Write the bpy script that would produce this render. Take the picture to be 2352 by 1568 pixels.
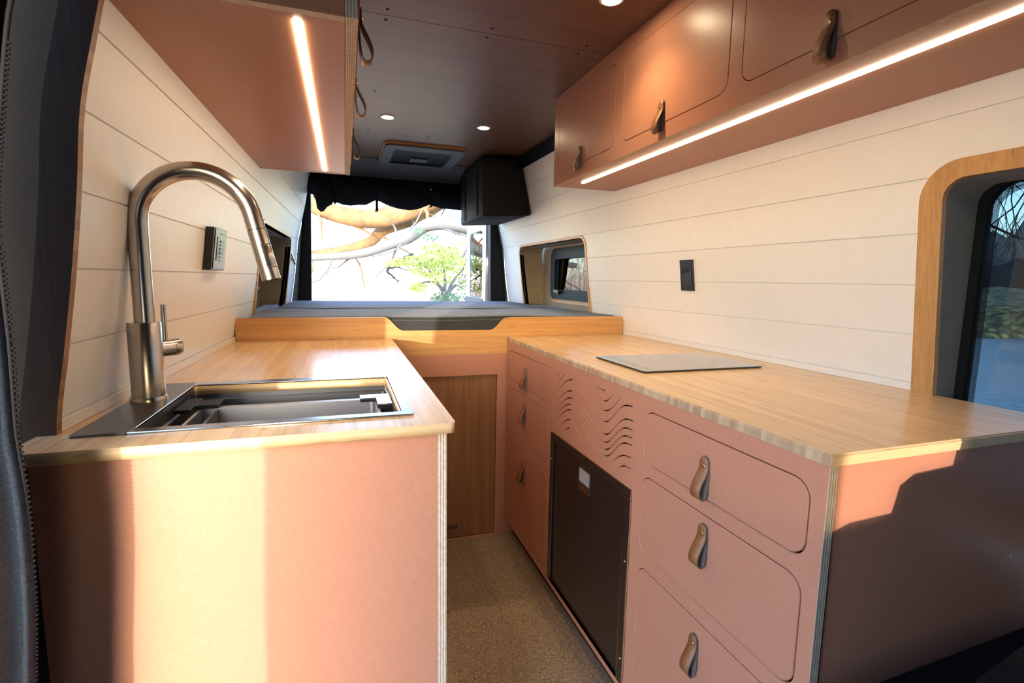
import bpy, bmesh, math, random
from math import pi, sin, cos, radians, sqrt, atan2
from mathutils import Vector, Matrix
SC = bpy.context.scene
for o in list(bpy.data.objects): bpy.data.objects.remove(o)
COL = SC.collection
# ------------------------------------------------------------------ camera
YAW, PITCH, ROLL = .3233, -.1221, .0179
cd = bpy.data.cameras.new('camera'); cam = bpy.data.objects.new('camera', cd); COL.objects.link(cam)
fwd = Vector((sin(YAW)*cos(PITCH), cos(YAW)*cos(PITCH), sin(PITCH)))
r0 = Vector((cos(YAW), -sin(YAW), 0)); u0 = r0.cross(fwd)
rv = cos(ROLL)*r0 + sin(ROLL)*u0; uv = -sin(ROLL)*r0 + cos(ROLL)*u0
cam.matrix_world = Matrix(((rv.x, uv.x, -fwd.x, 0), (rv.y, uv.y, -fwd.y, 0), (rv.z, uv.z, -fwd.z, 0), (0, 0, 0, 1)))
cd.sensor_fit = 'HORIZONTAL'; cd.sensor_width = 36; cd.lens = 1146.9/2352*36; cd.clip_start = .01; cd.clip_end = 500
SC.camera = cam
# ------------------------------------------------------------------ world, sun, exposure
SUND = Vector((.37, 1, -.055)).normalized()
W = bpy.data.worlds.new('world'); SC.world = W; W.use_nodes = True
nt = W.node_tree; nt.nodes.clear()
out = nt.nodes.new('ShaderNodeOutputWorld'); bg = nt.nodes.new('ShaderNodeBackground')
sky = nt.nodes.new('ShaderNodeTexSky'); sky.sky_type = 'NISHITA'; sky.sun_disc = False
sky.sun_elevation = radians(14); sky.sun_rotation = atan2(-SUND.x, -SUND.y); sky.altitude = 0; sky.air_density = 1.0; sky.dust_density = 1.0
bg.inputs[1].default_value = 1.95
tn = nt.nodes.new('ShaderNodeMix'); tn.data_type = 'RGBA'; tn.blend_type = 'MULTIPLY'; tn.inputs[0].default_value = 1; tn.inputs[7].default_value = (.86, .98, 1.22, 1)
nt.links.new(sky.outputs[0], tn.inputs[6]); nt.links.new(tn.outputs[2], bg.inputs[0]); nt.links.new(bg.outputs[0], out.inputs[0])
sl = bpy.data.lights.new('sun', 'SUN'); sl.energy = 5.6; sl.color = (1, .79, .68); sl.angle = radians(.6)
so = bpy.data.objects.new('sun', sl); COL.objects.link(so); so.rotation_euler = SUND.to_track_quat('-Z', 'Y').to_euler()
SC.view_settings.view_transform = 'Standard'; SC.view_settings.look = 'None'
SC.view_settings.gamma = 1; SC.view_settings.use_curve_mapping = False; SC.view_settings.exposure = 0.0
# ------------------------------------------------------------------ materials
def mat(name, col=(.5, .5, .5), rough=.5, metal=0., emis=None, es=0., spec=.5, coat=0.):
    m = bpy.data.materials.new(name); m.use_nodes = True
    b = m.node_tree.nodes['Principled BSDF']
    b.inputs['Base Color'].default_value = (*col, 1); b.inputs['Roughness'].default_value = rough
    b.inputs['Metallic'].default_value = metal; b.inputs['Specular IOR Level'].default_value = spec
    b.inputs['Coat Weight'].default_value = coat
    if emis: b.inputs['Emission Color'].default_value = (*emis, 1); b.inputs['Emission Strength'].default_value = es
    return m
def N(m, t, **k):
    n = m.node_tree.nodes.new(t)
    for a, v in k.items(): setattr(n, a, v)
    return n
def L(m, a, b): m.node_tree.links.new(a, b)
def coords(m, scale):
    tc = N(m, 'ShaderNodeTexCoord'); mp = N(m, 'ShaderNodeMapping'); mp.inputs['Scale'].default_value = scale
    L(m, tc.outputs['Object'], mp.inputs['Vector']); return mp.outputs['Vector']
def noise(m, vec, scale=1., detail=4., rough=.55):
    n = N(m, 'ShaderNodeTexNoise'); n.inputs['Scale'].default_value = scale; n.inputs['Detail'].default_value = detail
    n.inputs['Roughness'].default_value = rough; L(m, vec, n.inputs['Vector']); return n.outputs['Fac']
def ramp(m, fac, stops):
    r = N(m, 'ShaderNodeValToRGB'); e = r.color_ramp.elements
    while len(e) < len(stops): e.new(.5)
    for i, (p, c) in enumerate(stops): e[i].position = p; e[i].color = (*c, 1) if len(c) == 3 else c
    L(m, fac, r.inputs['Fac']); return r.outputs['Color']
def mix(m, fac, a, b, mode='MIX'):
    x = N(m, 'ShaderNodeMix', data_type='RGBA', blend_type=mode)
    for s, v in ((0, fac), (6, a), (7, b)):
        if isinstance(v, (int, float)): x.inputs[s].default_value = v
        elif isinstance(v, tuple): x.inputs[s].default_value = (*v, 1)
        else: L(m, v, x.inputs[s])
    return x.outputs[2]
def bump(m, h, strength=.2, dist=.002):
    b = N(m, 'ShaderNodeBump'); b.inputs['Strength'].default_value = strength; b.inputs['Distance'].default_value = dist
    L(m, h, b.inputs['Height']); L(m, b.outputs['Normal'], m.node_tree.nodes['Principled BSDF'].inputs['Normal'])
def base(m, c): L(m, c, m.node_tree.nodes['Principled BSDF'].inputs['Base Color'])
def wood(name, grain, c0, c1, c2, rough=.3, fine=220, along=3., coat=0.):
    """bamboo: grain axis 0/1/2; narrow strips across it with slight tone changes"""
    m = mat(name, c1, rough, coat=coat)
    s = [fine]*3; s[grain] = along
    f = noise(m, coords(m, tuple(s)), 1, 3)
    s2 = [38]*3; s2[grain] = 1.1
    g = noise(m, coords(m, tuple(s2)), 1, 2)
    s3 = [90]*3; s3[grain] = 9
    k = noise(m, coords(m, tuple(s3)), 1, 1)
    a = ramp(m, f, [(.3, c0), (.52, c1), (.75, c2)])
    b = ramp(m, g, [(.3, tuple(x*.80 for x in c1)), (.7, tuple(min(1, x*1.12) for x in c2))])
    c = mix(m, .42, a, b)
    d = mix(m, ramp(m, k, [(.66, (0, 0, 0)), (.74, (.55,)*3)]), c, tuple(x*.72 for x in c0))
    base(m, d); bump(m, f, .06, .0006); return m
M = {}
M['terra'] = mat('terracotta laminate', (.46, .215, .14), .34, spec=.3)
_n = noise(M['terra'], coords(M['terra'], (160,)*3), 1, 3); base(M['terra'], ramp(M['terra'], _n, [(.3, (.44, .205, .133)), (.7, (.485, .226, .147))])); bump(M['terra'], _n, .04, .0004)
M['bam_y'] = wood('bamboo worktop lengthwise', 1, (.57, .345, .155), (.69, .455, .225), (.77, .55, .31), .24, 190, 4)
M['bam_x'] = wood('bamboo board crosswise', 0, (.43, .20, .068), (.55, .28, .10), (.64, .36, .145), .33, 190, 4)
M['bam_e'] = wood('bamboo worktop front edge', 0, (.55, .35, .17), (.67, .46, .24), (.76, .56, .33), .33, 190, 4)
M['bam_z'] = wood('bamboo frame upright', 2, (.40, .19, .065), (.52, .27, .10), (.62, .35, .14), .36, 190, 5)
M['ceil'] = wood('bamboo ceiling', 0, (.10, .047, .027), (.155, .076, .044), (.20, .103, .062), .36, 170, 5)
M['doorwood'] = wood('brown bamboo door', 2, (.15, .065, .022), (.26, .115, .042), (.34, .16, .062), .45, 230, 4)
M['darkwood'] = wood('shade-dark bamboo', 2, (.055, .026, .013), (.085, .042, .022), (.11, .056, .03), .6, 200, 5)  # the curtain's shade on the wall end panel is put into this dark tone
def endgrain(name, axis, c0, c1, per):
    m = mat(name, c0, .5)
    s = [2.]*3; s[axis] = per
    v = N(m, 'ShaderNodeTexVoronoi', voronoi_dimensions='1D', feature='F1'); v.inputs['Scale'].default_value = per
    tc = N(m, 'ShaderNodeTexCoord'); sp = N(m, 'ShaderNodeSeparateXYZ'); L(m, tc.outputs['Object'], sp.inputs[0]); L(m, sp.outputs[axis], v.inputs['W'])
    f = noise(m, coords(m, (300, 300, 300)), 1, 2)
    sp2 = N(m, 'ShaderNodeSeparateColor'); L(m, v.outputs['Color'], sp2.inputs[0])
    a = ramp(m, sp2.outputs[0], [(0, c0), (1, c1)]); base(m, mix(m, .3, a, ramp(m, f, [(.3, c0), (.7, c1)]))); return m
M['end_y'] = endgrain('bamboo end blocks', 1, (.30, .19, .115), (.58, .43, .29), 75)
M['end_z'] = endgrain('bamboo laminated edge', 2, (.20, .085, .035), (.42, .21, .09), 60)
def ply(name, axis, period=.0026, c0=(.30, .21, .14), c1=(.66, .56, .45)):
    m = mat(name, c1, .6)
    tc = N(m, 'ShaderNodeTexCoord'); sp = N(m, 'ShaderNodeSeparateXYZ'); L(m, tc.outputs['Object'], sp.inputs[0])
    mu = N(m, 'ShaderNodeMath', operation='MULTIPLY'); mu.inputs[1].default_value = 2*pi/period; L(m, sp.outputs[axis], mu.inputs[0])
    si = N(m, 'ShaderNodeMath', operation='SINE'); L(m, mu.outputs[0], si.inputs[0])
    ma = N(m, 'ShaderNodeMath', operation='MULTIPLY_ADD'); ma.inputs[1].default_value = .5; ma.inputs[2].default_value = .5; L(m, si.outputs[0], ma.inputs[0])
    n = noise(m, coords(m, (120, 120, 120)), 1, 3)
    base(m, mix(m, .22, ramp(m, ma.outputs[0], [(.25, c0), (.62, c1)]), ramp(m, n, [(.35, (.35, .27, .2)), (.65, (.8, .74, .65))]))); return m
M['ply_x'] = ply('birch plywood edge', 0, .0052)
M['ply_z'] = ply('birch plywood edge level', 2, .0040)
M['ply_yo'] = ply('birch plywood edge across', 1, .0040, (.34, .19, .10), (.70, .50, .32))
M['ply_xo'] = ply('birch plywood edge warm', 0, .0040, (.34, .19, .10), (.70, .50, .32))
M['paint'] = mat('cream painted boards', (.82, .79, .75), .42)
_n = noise(M['paint'], coords(M['paint'], (25,)*3), 1, 3); base(M['paint'], ramp(M['paint'], _n, [(.3, (.805, .775, .735)), (.7, (.83, .80, .76))]))
M['floor'] = mat('woven vinyl floor', (.30, .22, .15), .6)
_m = M['floor']; _v = coords(_m, (1, 1, 1)); _c = N(_m, 'ShaderNodeTexChecker'); _c.inputs['Scale'].default_value = 75
_c.inputs['Color1'].default_value = (1, 1, 1, 1); _c.inputs['Color2'].default_value = (0, 0, 0, 1); L(_m, _v, _c.inputs['Vector'])
_a = noise(_m, coords(_m, (620, 70, 100)), 1, 1); _b = noise(_m, coords(_m, (70, 620, 100)), 1, 1)
_mx = mix(_m, _c.outputs['Fac'], _a, _b); base(_m, ramp(_m, _mx, [(.34, (.10, .075, .05)), (.5, (.27, .205, .14)), (.64, (.50, .39, .28))])); bump(_m, _mx, .3, .001)
def fabric(name, c, s=900, amt=.35, rough=.9):
    m = mat(name, c, rough, spec=.2); n = noise(m, coords(m, (s, s, s)), 1, 2); n2 = noise(m, coords(m, (9, 9, 9)), 1, 3)
    a = ramp(m, n, [(.3, tuple(x*(1-amt) for x in c)), (.7, tuple(x*(1+amt) for x in c))])
    base(m, mix(m, .4, a, ramp(m, n2, [(.3, tuple(x*.75 for x in c)), (.7, tuple(x*1.25 for x in c))]))); bump(m, n, .3, .0008)
    m.node_tree.nodes['Principled BSDF'].inputs['Sheen Weight'].default_value = .15; return m
M['mattress'] = fabric('blue grey woven cover', (.16, .19, .235))
M['cushside'] = fabric('charcoal cushion side', (.035, .040, .043))
M['greyfab'] = fabric('grey felt lining', (.21, .205, .20), 1100)
M['beigefab'] = fabric('beige pillar cloth', (.155, .105, .066), 1400)
M['blackfab'] = fabric('black nylon', (.009, .009, .011), 500, .3, .75)
M['canvas'] = fabric('dark blue canvas', (.06, .085, .125), 350, .5, .7)
M['canvas'].node_tree.nodes['Principled BSDF'].inputs['Sheen Weight'].default_value = 0
M['niche'] = fabric('tan niche lining', (.30, .245, .17), 1000, .15)
def steel(name, c, rough):
    return mat(name, c, rough, 1.)
M['steel'] = steel('brushed steel faucet', (.52, .485, .45), .25)
M['steel_s'] = steel('brushed steel sink', (.50, .50, .50), .25)
M['steel_b'] = steel('dull steel bowl', (.30, .30, .31), .36)
M['steel_d'] = steel('gunmetal drainer', (.22, .21, .205), .34)
M['chrome'] = mat('polished chrome', (.75, .75, .76), .08, 1.)
M['black'] = mat('black plastic', (.010, .010, .012), .35)
M['rubber'] = mat('black rubber seal', (.008, .008, .009), .55, spec=.2)
M['zip'] = mat('black zip', (.010, .010, .012), .8, spec=.08)
M['blackglass'] = mat('black glass', (.014, .014, .015), .06, spec=1., coat=1.)
M['fridge'] = mat('dark brown fridge door', (.022, .014, .012), .28)
M['fridgeframe'] = mat('glossy bronze fridge frame', (.04, .026, .018), .16, .35)
M['leather'] = mat('tan leather', (.24, .10, .038), .5)
_n = noise(M['leather'], coords(M['leather'], (220,)*3), 1, 4); base(M['leather'], ramp(M['leather'], _n, [(.3, (.19, .075, .027)), (.7, (.29, .125, .047))])); bump(M['leather'], _n, .15, .0006)
M['suede'] = mat('grey leather edge', (.13, .105, .10), .85)
M['brass'] = mat('brass rivet', (.80, .55, .25), .22, 1.)
M['led'] = mat('warm led diffuser', (.9, .9, .9), .5, emis=(1, .79, .54), es=42)
M['spot'] = mat('warm spot lens', (.9, .9, .9), .5, emis=(1, .78, .48), es=150)
M['white'] = mat('white plastic', (.75, .75, .74), .4)
M['greyplastic'] = mat('grey plastic trim', (.085, .088, .095), .6)
M['void'] = mat('dark inside of cabinet', (.012, .010, .010), .9)  # near-black stands in for the shade inside cabinets and recesses
M['display'] = mat('grey display panel', (.075, .08, .085), .3)
M['mark'] = mat('printed white symbols', (.75, .72, .66), .4)
M['seat'] = mat('black vinyl seat', (.007, .007, .008), 1., spec=.02)
for _k in ('blackfab',): M[_k].node_tree.nodes['Principled BSDF'].inputs['Sheen Weight'].default_value = 0
M['cabfab'] = fabric('black cab lining', (.018, .018, .02), 900, .2)
M['headliner'] = fabric('grey headliner', (.075, .072, .072), 900, .2)
# glass
def glass(name, tint, rough=0.):
    m = bpy.data.materials.new(name); m.use_nodes = True; t = m.node_tree; t.nodes.clear()
    o = t.nodes.new('ShaderNodeOutputMaterial'); tr = t.nodes.new('ShaderNodeBsdfTransparent'); tr.inputs[0].default_value = (*tint, 1)
    gl = t.nodes.new('ShaderNodeBsdfGlossy'); gl.inputs['Roughness'].default_value = .02; gl.inputs[0].default_value = (1, 1, 1, 1)
    fr = t.nodes.new('ShaderNodeFresnel'); fr.inputs[0].default_value = 1.45
    mx = t.nodes.new('ShaderNodeMixShader'); t.links.new(fr.outputs[0], mx.inputs[0]); t.links.new(tr.outputs[0], mx.inputs[1]); t.links.new(gl.outputs[0], mx.inputs[2])
    t.links.new(mx.outputs[0], o.inputs[0]); return m
M['tint'] = glass('tinted window glass', (.27, .31, .325))
M['tint2'] = glass('lightly tinted window glass', (.30, .34, .37))
def frit():
    m = bpy.data.materials.new('ceramic dot frit'); m.use_nodes = True; t = m.node_tree; t.nodes.clear()
    o = t.nodes.new('ShaderNodeOutputMaterial'); tr = t.nodes.new('ShaderNodeBsdfTransparent'); df = t.nodes.new('ShaderNodeBsdfDiffuse'); df.inputs[0].default_value = (.01, .01, .012, 1)
    tc = t.nodes.new('ShaderNodeTexCoord'); mp = t.nodes.new('ShaderNodeMapping'); mp.inputs['Rotation'].default_value = (radians(45), 0, 0); mp.inputs['Scale'].default_value = (0, 420, 420)
    v = t.nodes.new('ShaderNodeTexVoronoi'); v.inputs['Scale'].default_value = 1; v.inputs['Randomness'].default_value = 0
    lt = t.nodes.new('ShaderNodeMath'); lt.operation = 'LESS_THAN'; lt.inputs[1].default_value = .44
    mx = t.nodes.new('ShaderNodeMixShader')
    t.links.new(tc.outputs['Object'], mp.inputs[0]); t.links.new(mp.outputs[0], v.inputs['Vector']); t.links.new(v.outputs['Distance'], lt.inputs[0])
    t.links.new(lt.outputs[0], mx.inputs[0]); t.links.new(tr.outputs[0], mx.inputs[1]); t.links.new(df.outputs[0], mx.inputs[2]); t.links.new(mx.outputs[0], o.inputs[0]); return m
M['frit'] = frit()
# exterior
M['reedground'] = mat('pale dry ground', (.42, .33, .22), .9)
M['reed'] = mat('dry reeds', (.62, .50, .38), .9)
M['bark'] = mat('golden bark', (.36, .20, .09), .9)
_n = noise(M['bark'], coords(M['bark'], (6,)*3), 1, 5); base(M['bark'], ramp(M['bark'], _n, [(.35, (.13, .075, .035)), (.65, (.27, .145, .06))]))
M['greybark'] = mat('grey bark', (.12, .12, .12), .9)  # plain grey for the arching limb, slender branch and bush stems
M['darkbark'] = mat('dark bark', (.018, .017, .018), .9)  # near-black for the crooked twig and the window boughs
M['leaf'] = mat('yellow green leaves', (.42, .46, .10), .7)
M['leaf2'] = mat('dull green leaves', (.15, .22, .12), .7)
M['haze'] = mat('pale bare thicket', (.46, .40, .36), .95)
M['bank'] = mat('mossy river bank', (.10, .11, .035), .95)
_n = noise(M['bank'], coords(M['bank'], (3,)*3), 1, 5); base(M['bank'], ramp(M['bank'], _n, [(.35, (.025, .03, .02)), (.5, (.10, .10, .04)), (.65, (.30, .28, .09))]))
M['treeline'] = mat('dark far woods', (.016, .019, .021), .95)
M['greywood'] = mat('hazy grey woods', (.11, .125, .135), .95)  # distance haze put into the grey base colour
M['water'] = mat('river water', (.10, .155, .19), .22)
_n = noise(M['water'], coords(M['water'], (3, 9, 1)), 1, 4); bump(M['water'], _n, .35, .05)
M['vanwhite'] = mat('pale grey van paint', (.62, .63, .64), .3)
# ------------------------------------------------------------------ mesh helpers
def bm_new(): return bmesh.new()
def quad(bm, vs, mi=0):
    f = bm.faces.new([bm.verts.new(v) for v in vs]); f.material_index = mi; return f
def box(bm, x0, x1, y0, y1, z0, z1, mi=0):
    v = [bm.verts.new((x, y, z)) for x in (x0, x1) for y in (y0, y1) for z in (z0, z1)]
    fs = []
    for a in ((0, 1, 3, 2), (4, 6, 7, 5), (0, 4, 5, 1), (2, 3, 7, 6), (0, 2, 6, 4), (1, 5, 7, 3)):
        f = bm.faces.new([v[i] for i in a]); f.material_index = mi; fs.append(f)
    return fs   # order: -x,+x,-y,+y,-z,+z
def bevel(bm, w, seg=2):
    bmesh.ops.bevel(bm, geom=list(bm.edges), offset=w, segments=seg, affect='EDGES', profile=.5)
def tube(bm, pts, rad, seg=16, mi=0, cap=True):
    pts = [Vector(p) for p in pts]; rads = rad if isinstance(rad, (list, tuple)) else [rad]*len(pts)
    up = None; rings = []
    for i, p in enumerate(pts):
        t = (pts[min(i+1, len(pts)-1)] - pts[max(i-1, 0)]).normalized()
        if up is None: up = Vector((0, 0, 1)) if abs(t.z) < .9 else Vector((0, 1, 0))
        s = t.cross(up).normalized(); up = s.cross(t).normalized()
        rings.append([bm.verts.new(p + (s*cos(2*pi*k/seg) + up*sin(2*pi*k/seg))*rads[i]) for k in range(seg)])
    for a, b in zip(rings, rings[1:]):
        for k in range(seg):
            f = bm.faces.new((a[k], a[(k+1) % seg], b[(k+1) % seg], b[k])); f.smooth = True; f.material_index = mi
    if cap:
        for r in (rings[0], rings[-1][::-1]): bm.faces.new(r[::-1]).material_index = mi
def lathe(bm, prof, c, seg=32, axis=Vector((0, 0, 1)), mi=0):
    q = Vector((0, 0, 1)).rotation_difference(Vector(axis)); c = Vector(c); rings = []
    for r, h in prof: rings.append([bm.verts.new(c + q @ Vector((r*cos(2*pi*k/seg), r*sin(2*pi*k/seg), h))) for k in range(seg)])
    for a, b in zip(rings, rings[1:]):
        for k in range(seg):
            f = bm.faces.new((a[k], a[(k+1) % seg], b[(k+1) % seg], b[k])); f.smooth = True; f.material_index = mi
    for r in (rings[0][::-1], rings[-1]):
        f = bm.faces.new(r); f.material_index = mi
def rrect(x0, x1, y0, y1, r, n=8):
    pts = []
    rs = r if isinstance(r, (list, tuple)) else [r]*4     # corners: (x1,y1),(x0,y1),(x0,y0),(x1,y0)
    for (cx, cy, a0), rr in zip((((x1), (y1), 0), ((x0), (y1), 90), ((x0), (y0), 180), ((x1), (y0), 270)), rs):
        sx = -1 if cx == x1 else 1; sy = -1 if cy == y1 else 1
        for k in range(n+1):
            a = radians(a0 + 90*k/n); pts.append((cx + sx*rr + rr*cos(a), cy + sy*rr + rr*sin(a)))
    return pts
ROOTS = {}
def obj(name, src, m, parent=None, kind=None, smooth=False, sharp=None):
    me = src
    if isinstance(src, bmesh.types.BMesh):
        bmesh.ops.recalc_face_normals(src, faces=list(src.faces))
        me = bpy.data.meshes.new(name); src.to_mesh(me); src.free()
    me.name = name
    if len(me.materials): me.materials.clear()
    for k in (m if isinstance(m, (list, tuple)) else [m]): me.materials.append(M[k] if isinstance(k, str) else k)
    if smooth: me.polygons.foreach_set('use_smooth', [True]*len(me.polygons))
    if sharp: me.set_sharp_from_angle(angle=radians(sharp))
    o = bpy.data.objects.new(name, me); COL.objects.link(o)
    if parent: setp(o, parent)
    if kind: o['kind'] = kind
    return o
def wloc(o):
    return ROOTS.get(o.name, Vector((0, 0, 0)))
def setp(o, p, world=True):
    o.parent = p
    if world: o.matrix_parent_inverse = Matrix.Translation(-wloc(p)) if p.name in ROOTS else Matrix.Identity(4)
def thing(name, label, cat, loc, group=None):
    o = bpy.data.objects.new(name, None); COL.objects.link(o); o.location = loc; o.empty_display_size = .05
    o['label'] = label; o['category'] = cat
    if group: o['group'] = group
    ROOTS[o.name] = Vector(loc); return o
def tag(o, label, cat, group=None, kind=None):
    if label: o['label'] = label
    if cat: o['category'] = cat
    if group: o['group'] = group
    if kind: o['kind'] = kind
    return o
def panel(outline, holes, thick, axis, pos):
    """flat panel with holes; outline in the plane's (u,v); axis 'x' -> (pos,u,v), 'y' -> (u,pos,v), 'z' -> (u,v,pos); thickness centred"""
    cu = bpy.data.curves.new('c', 'CURVE'); cu.dimensions = '2D'; cu.fill_mode = 'BOTH'; cu.extrude = thick/2; cu.resolution_u = 1
    for pl in [outline] + holes:
        s = cu.splines.new('POLY'); s.points.add(len(pl)-1)
        for p, q in zip(s.points, pl): p.co = (q[0], q[1], 0, 1)
        s.use_cyclic_u = True
    o = bpy.data.objects.new('c', cu); COL.objects.link(o); dg = bpy.context.evaluated_depsgraph_get(); dg.update()
    me = bpy.data.meshes.new_from_object(o.evaluated_get(dg)); bpy.data.objects.remove(o); bpy.data.curves.remove(cu)
    for v in me.vertices:
        a, b, w = v.co
        v.co = (pos+w, a, b) if axis == 'x' else ((a, pos+w, b) if axis == 'y' else (a, b, pos+w))
    bm = bmesh.new(); bm.from_mesh(me); bpy.data.meshes.remove(me)
    bmesh.ops.remove_doubles(bm, verts=list(bm.verts), dist=1e-5)
    return bm
def plate(outline, thick, axis, pos, bev=.0015):
    """solid rounded plate, thickness from pos backwards (+) with a tiny bevelled front edge"""
    bm = bmesh.new()
    cx = sum(p[0] for p in outline)/len(outline); cy = sum(p[1] for p in outline)/len(outline)
    def ring(off, w):
        vs = []; n = len(outline)
        for i, p in enumerate(outline):
            a = Vector(outline[i-1]); b = Vector(outline[(i+1) % n]); t = (b-a).normalized(); nn = Vector((-t.y, t.x))
            q = Vector(p) + nn*off
            vs.append(bm.verts.new((pos+w, q.x, q.y) if axis == 'x' else ((q.x, pos+w, q.y) if axis == 'y' else (q.x, q.y, pos+w))))
        return vs
    s = 1 if thick > 0 else -1
    R = [ring(bev, 0), ring(0, s*bev), ring(0, thick)]
    for a, b in zip(R, R[1:]):
        for i in range(len(a)): bm.faces.new((a[i], a[(i+1) % len(a)], b[(i+1) % len(a)], b[i]))
    bm.faces.new(R[0]); bm.faces.new(R[-1][::-1]); return bm
def frame_ring(bm, outer, inner, x0, x1, mapf, mi=0):
    """ring between two outlines with the same point count, from depth x0 to x1"""
    n = len(outer)
    A = [bm.verts.new(mapf(p, x0)) for p in outer]; Bv = [bm.verts.new(mapf(p, x0)) for p in inner]
    C = [bm.verts.new(mapf(p, x1)) for p in outer]; D = [bm.verts.new(mapf(p, x1)) for p in inner]
    for i in range(n):
        j = (i+1) % n
        for q in ((A[i], A[j], Bv[j], Bv[i]), (C[i], D[i], D[j], C[j]), (A[i], C[i], C[j], A[j]), (Bv[i], Bv[j], D[j], D[i])):
            bm.faces.new(q).material_index = mi
# ------------------------------------------------------------------ van shell
ZC, ZF, ZT = -.257, -1.21, .80            # worktop, floor, ceiling
PROF = [(-1.25, .915), (-.9, .912), (-.257, .897), (-.115, .876), (.006, .858), (.1265, .843), (.25, .830), (.37, .804), (.49, .777), (.61, .755), (.73, .733), (.80, .720)]
def hw(z, y=.9):
    n = len(PROF)
    for i in range(n-1):
        (a, b), (c, d) = PROF[i], PROF[i+1]
        if z <= c or i == n-2:
            h = c-a; t = min(1, max(0, (z-a)/h)); m0 = (d-PROF[max(0, i-1)][1])/(c-PROF[max(0, i-1)][0]); m1 = (PROF[min(n-1, i+2)][1]-b)/(PROF[min(n-1, i+2)][0]-a)
            return (2*t**3-3*t*t+1)*b + (t**3-2*t*t+t)*h*m0 + (3*t*t-2*t**3)*d + (t**3-t*t)*h*m1 - (y-.9)*.025
def wx(side, z, y): return .45 + side*hw(z, y)
GR = [-1.2, -.97, -.73, -.49, -.3725, -.236, -.115, .006, .1265, .25, .37, .49, .61, .73]
def wall_bm(side, y0, y1, ztop=.73, th=.03):
    prof = []
    for a, b in zip(GR, GR[1:]):
        if b > ztop+1e-6: break
        k = 3
        prof.append((a+.0016, 0)); 
        for q in range(1, k): prof.append((a + (b-a)*q/k, 0))
        prof.append((b-.0016, 0)); prof.append((b-.0010, .004)); prof.append((b+.0010, .004))
    prof = prof[:-2]
    bm = bmesh.new(); rings = []
    for y in (y0, y1):
        rings.append([bm.verts.new((wx(side, z, y) + side*d, y, z)) for z, d in prof] +
                     [bm.verts.new((wx(side, z, y) + side*th, y, z)) for z, d in prof[::-1]])
    n = len(rings[0])
    for i in range(n): bm.faces.new((rings[0][i], rings[0][(i+1) % n], rings[1][(i+1) % n], rings[1][i]))
    bm.faces.new(rings[0][::-1]); bm.faces.new(rings[1])
    bmesh.ops.recalc_face_normals(bm, faces=list(bm.faces)); return bm
def cut(o, outlines):
    """boolean holes through a side wall, outlines in (y,z)"""
    for ol in outlines:
        bm = bmesh.new(); R = [[bm.verts.new((x, p[0], p[1])) for p in ol] for x in (wx(1, 0, .9)*-1 if False else o['cx0'], o['cx1'])]
        n = len(ol)
        for i in range(n): bm.faces.new((R[0][i], R[0][(i+1) % n], R[1][(i+1) % n], R[1][i]))
        bm.faces.new(R[0][::-1]); bm.faces.new(R[1]); bmesh.ops.recalc_face_normals(bm, faces=list(bm.faces))
        me = bpy.data.meshes.new('cut'); bm.to_mesh(me); bm.free(); c = bpy.data.objects.new('cut', me); COL.objects.link(c)
        md = o.modifiers.new('b', 'BOOLEAN'); md.object = c; md.operation = 'DIFFERENCE'; md.solver = 'EXACT'
        dg = bpy.context.evaluated_depsgraph_get(); dg.update()
        new = bpy.data.meshes.new_from_object(o.evaluated_get(dg)); o.modifiers.clear(); old = o.data; o.data = new; bpy.data.meshes.remove(old)
        bpy.data.objects.remove(c)
    del o['cx0']; del o['cx1']
NR = rrect(2.50, 3.50, -.40, .238, .055)       # niche outline in (y,z)
NRo = rrect(2.484, 3.516, -.416, .254, .070)
wr = obj('wall_right', wall_bm(1, -.15, 3.86), 'paint', kind='structure'); wr['cx0'] = 1.0; wr['cx1'] = 1.6
W1i = rrect(-.10, .790, -.50, .240, .045); W1o = rrect(-.15, .838, -.55, .279, .085)
cut(wr, [NR, rrect(-.12, .815, -.52, .26, .06)])
wl = obj('wall_left', wall_bm(-1, .972, 3.86), 'paint', kind='structure'); wl['cx0'] = -.8; wl['cx1'] = -.2
cut(wl, [NR])
# low strips where the boards meet the worktops
for side, nm, y0 in ((-1, 'baseboard_left', .972), (1, 'baseboard_right', .84)):
    bm = bm_new()
    for a, b in ((y0, 2.17),):
        v = []
        for y in (a, b):
            for z, d in ((ZC+.0005, .006), (-.238, .006), (-.238, 0), (ZC+.0005, 0)):
                v.append(bm.verts.new((wx(side, z, y) - side*d, y, z)))
        for i in range(4): bm.faces.new((v[i], v[(i+1) % 4], v[4+(i+1) % 4], v[4+i]))
        bm.faces.new(v[:4]); bm.faces.new(v[4:][::-1])
    obj(nm, bm, 'paint', kind='structure')
# outer skin panels of the front part, shut dark, with the sliding door opening on the left
bm = bm_new()
for y0, y1, z0, z1 in ((-1.7, -.15, -1.25, .80), (-.15, .93, .40, .80)):
    n = 8
    for i in range(n):
        a = z0+(z1-z0)*i/n; b = z0+(z1-z0)*(i+1)/n
        for t in (0, .04):
            quad(bm, [(wx(-1, a, y0)-t, y0, a), (wx(-1, a, y1)-t, y1, a), (wx(-1, b, y1)-t, y1, b), (wx(-1, b, y0)-t, y0, b)])
    quad(bm, [(wx(-1, z0, y1), y1, z0), (wx(-1, z1, y1), y1, z1), (wx(-1, z1, y1)-.04, y1, z1), (wx(-1, z0, y1)-.04, y1, z0)])
obj('wall_left', bm, 'cabfab', kind='structure')
bm = bm_new()
for i in range(8):
    z0, z1 = -1.25, .80; a = z0+(z1-z0)*i/8; b = z0+(z1-z0)*(i+1)/8
    quad(bm, [(wx(1, a, -1.7), -1.7, a), (wx(1, a, -.15), -.15, a), (wx(1, b, -.15), -.15, b), (wx(1, b, -1.7), -1.7, b)])
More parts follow.
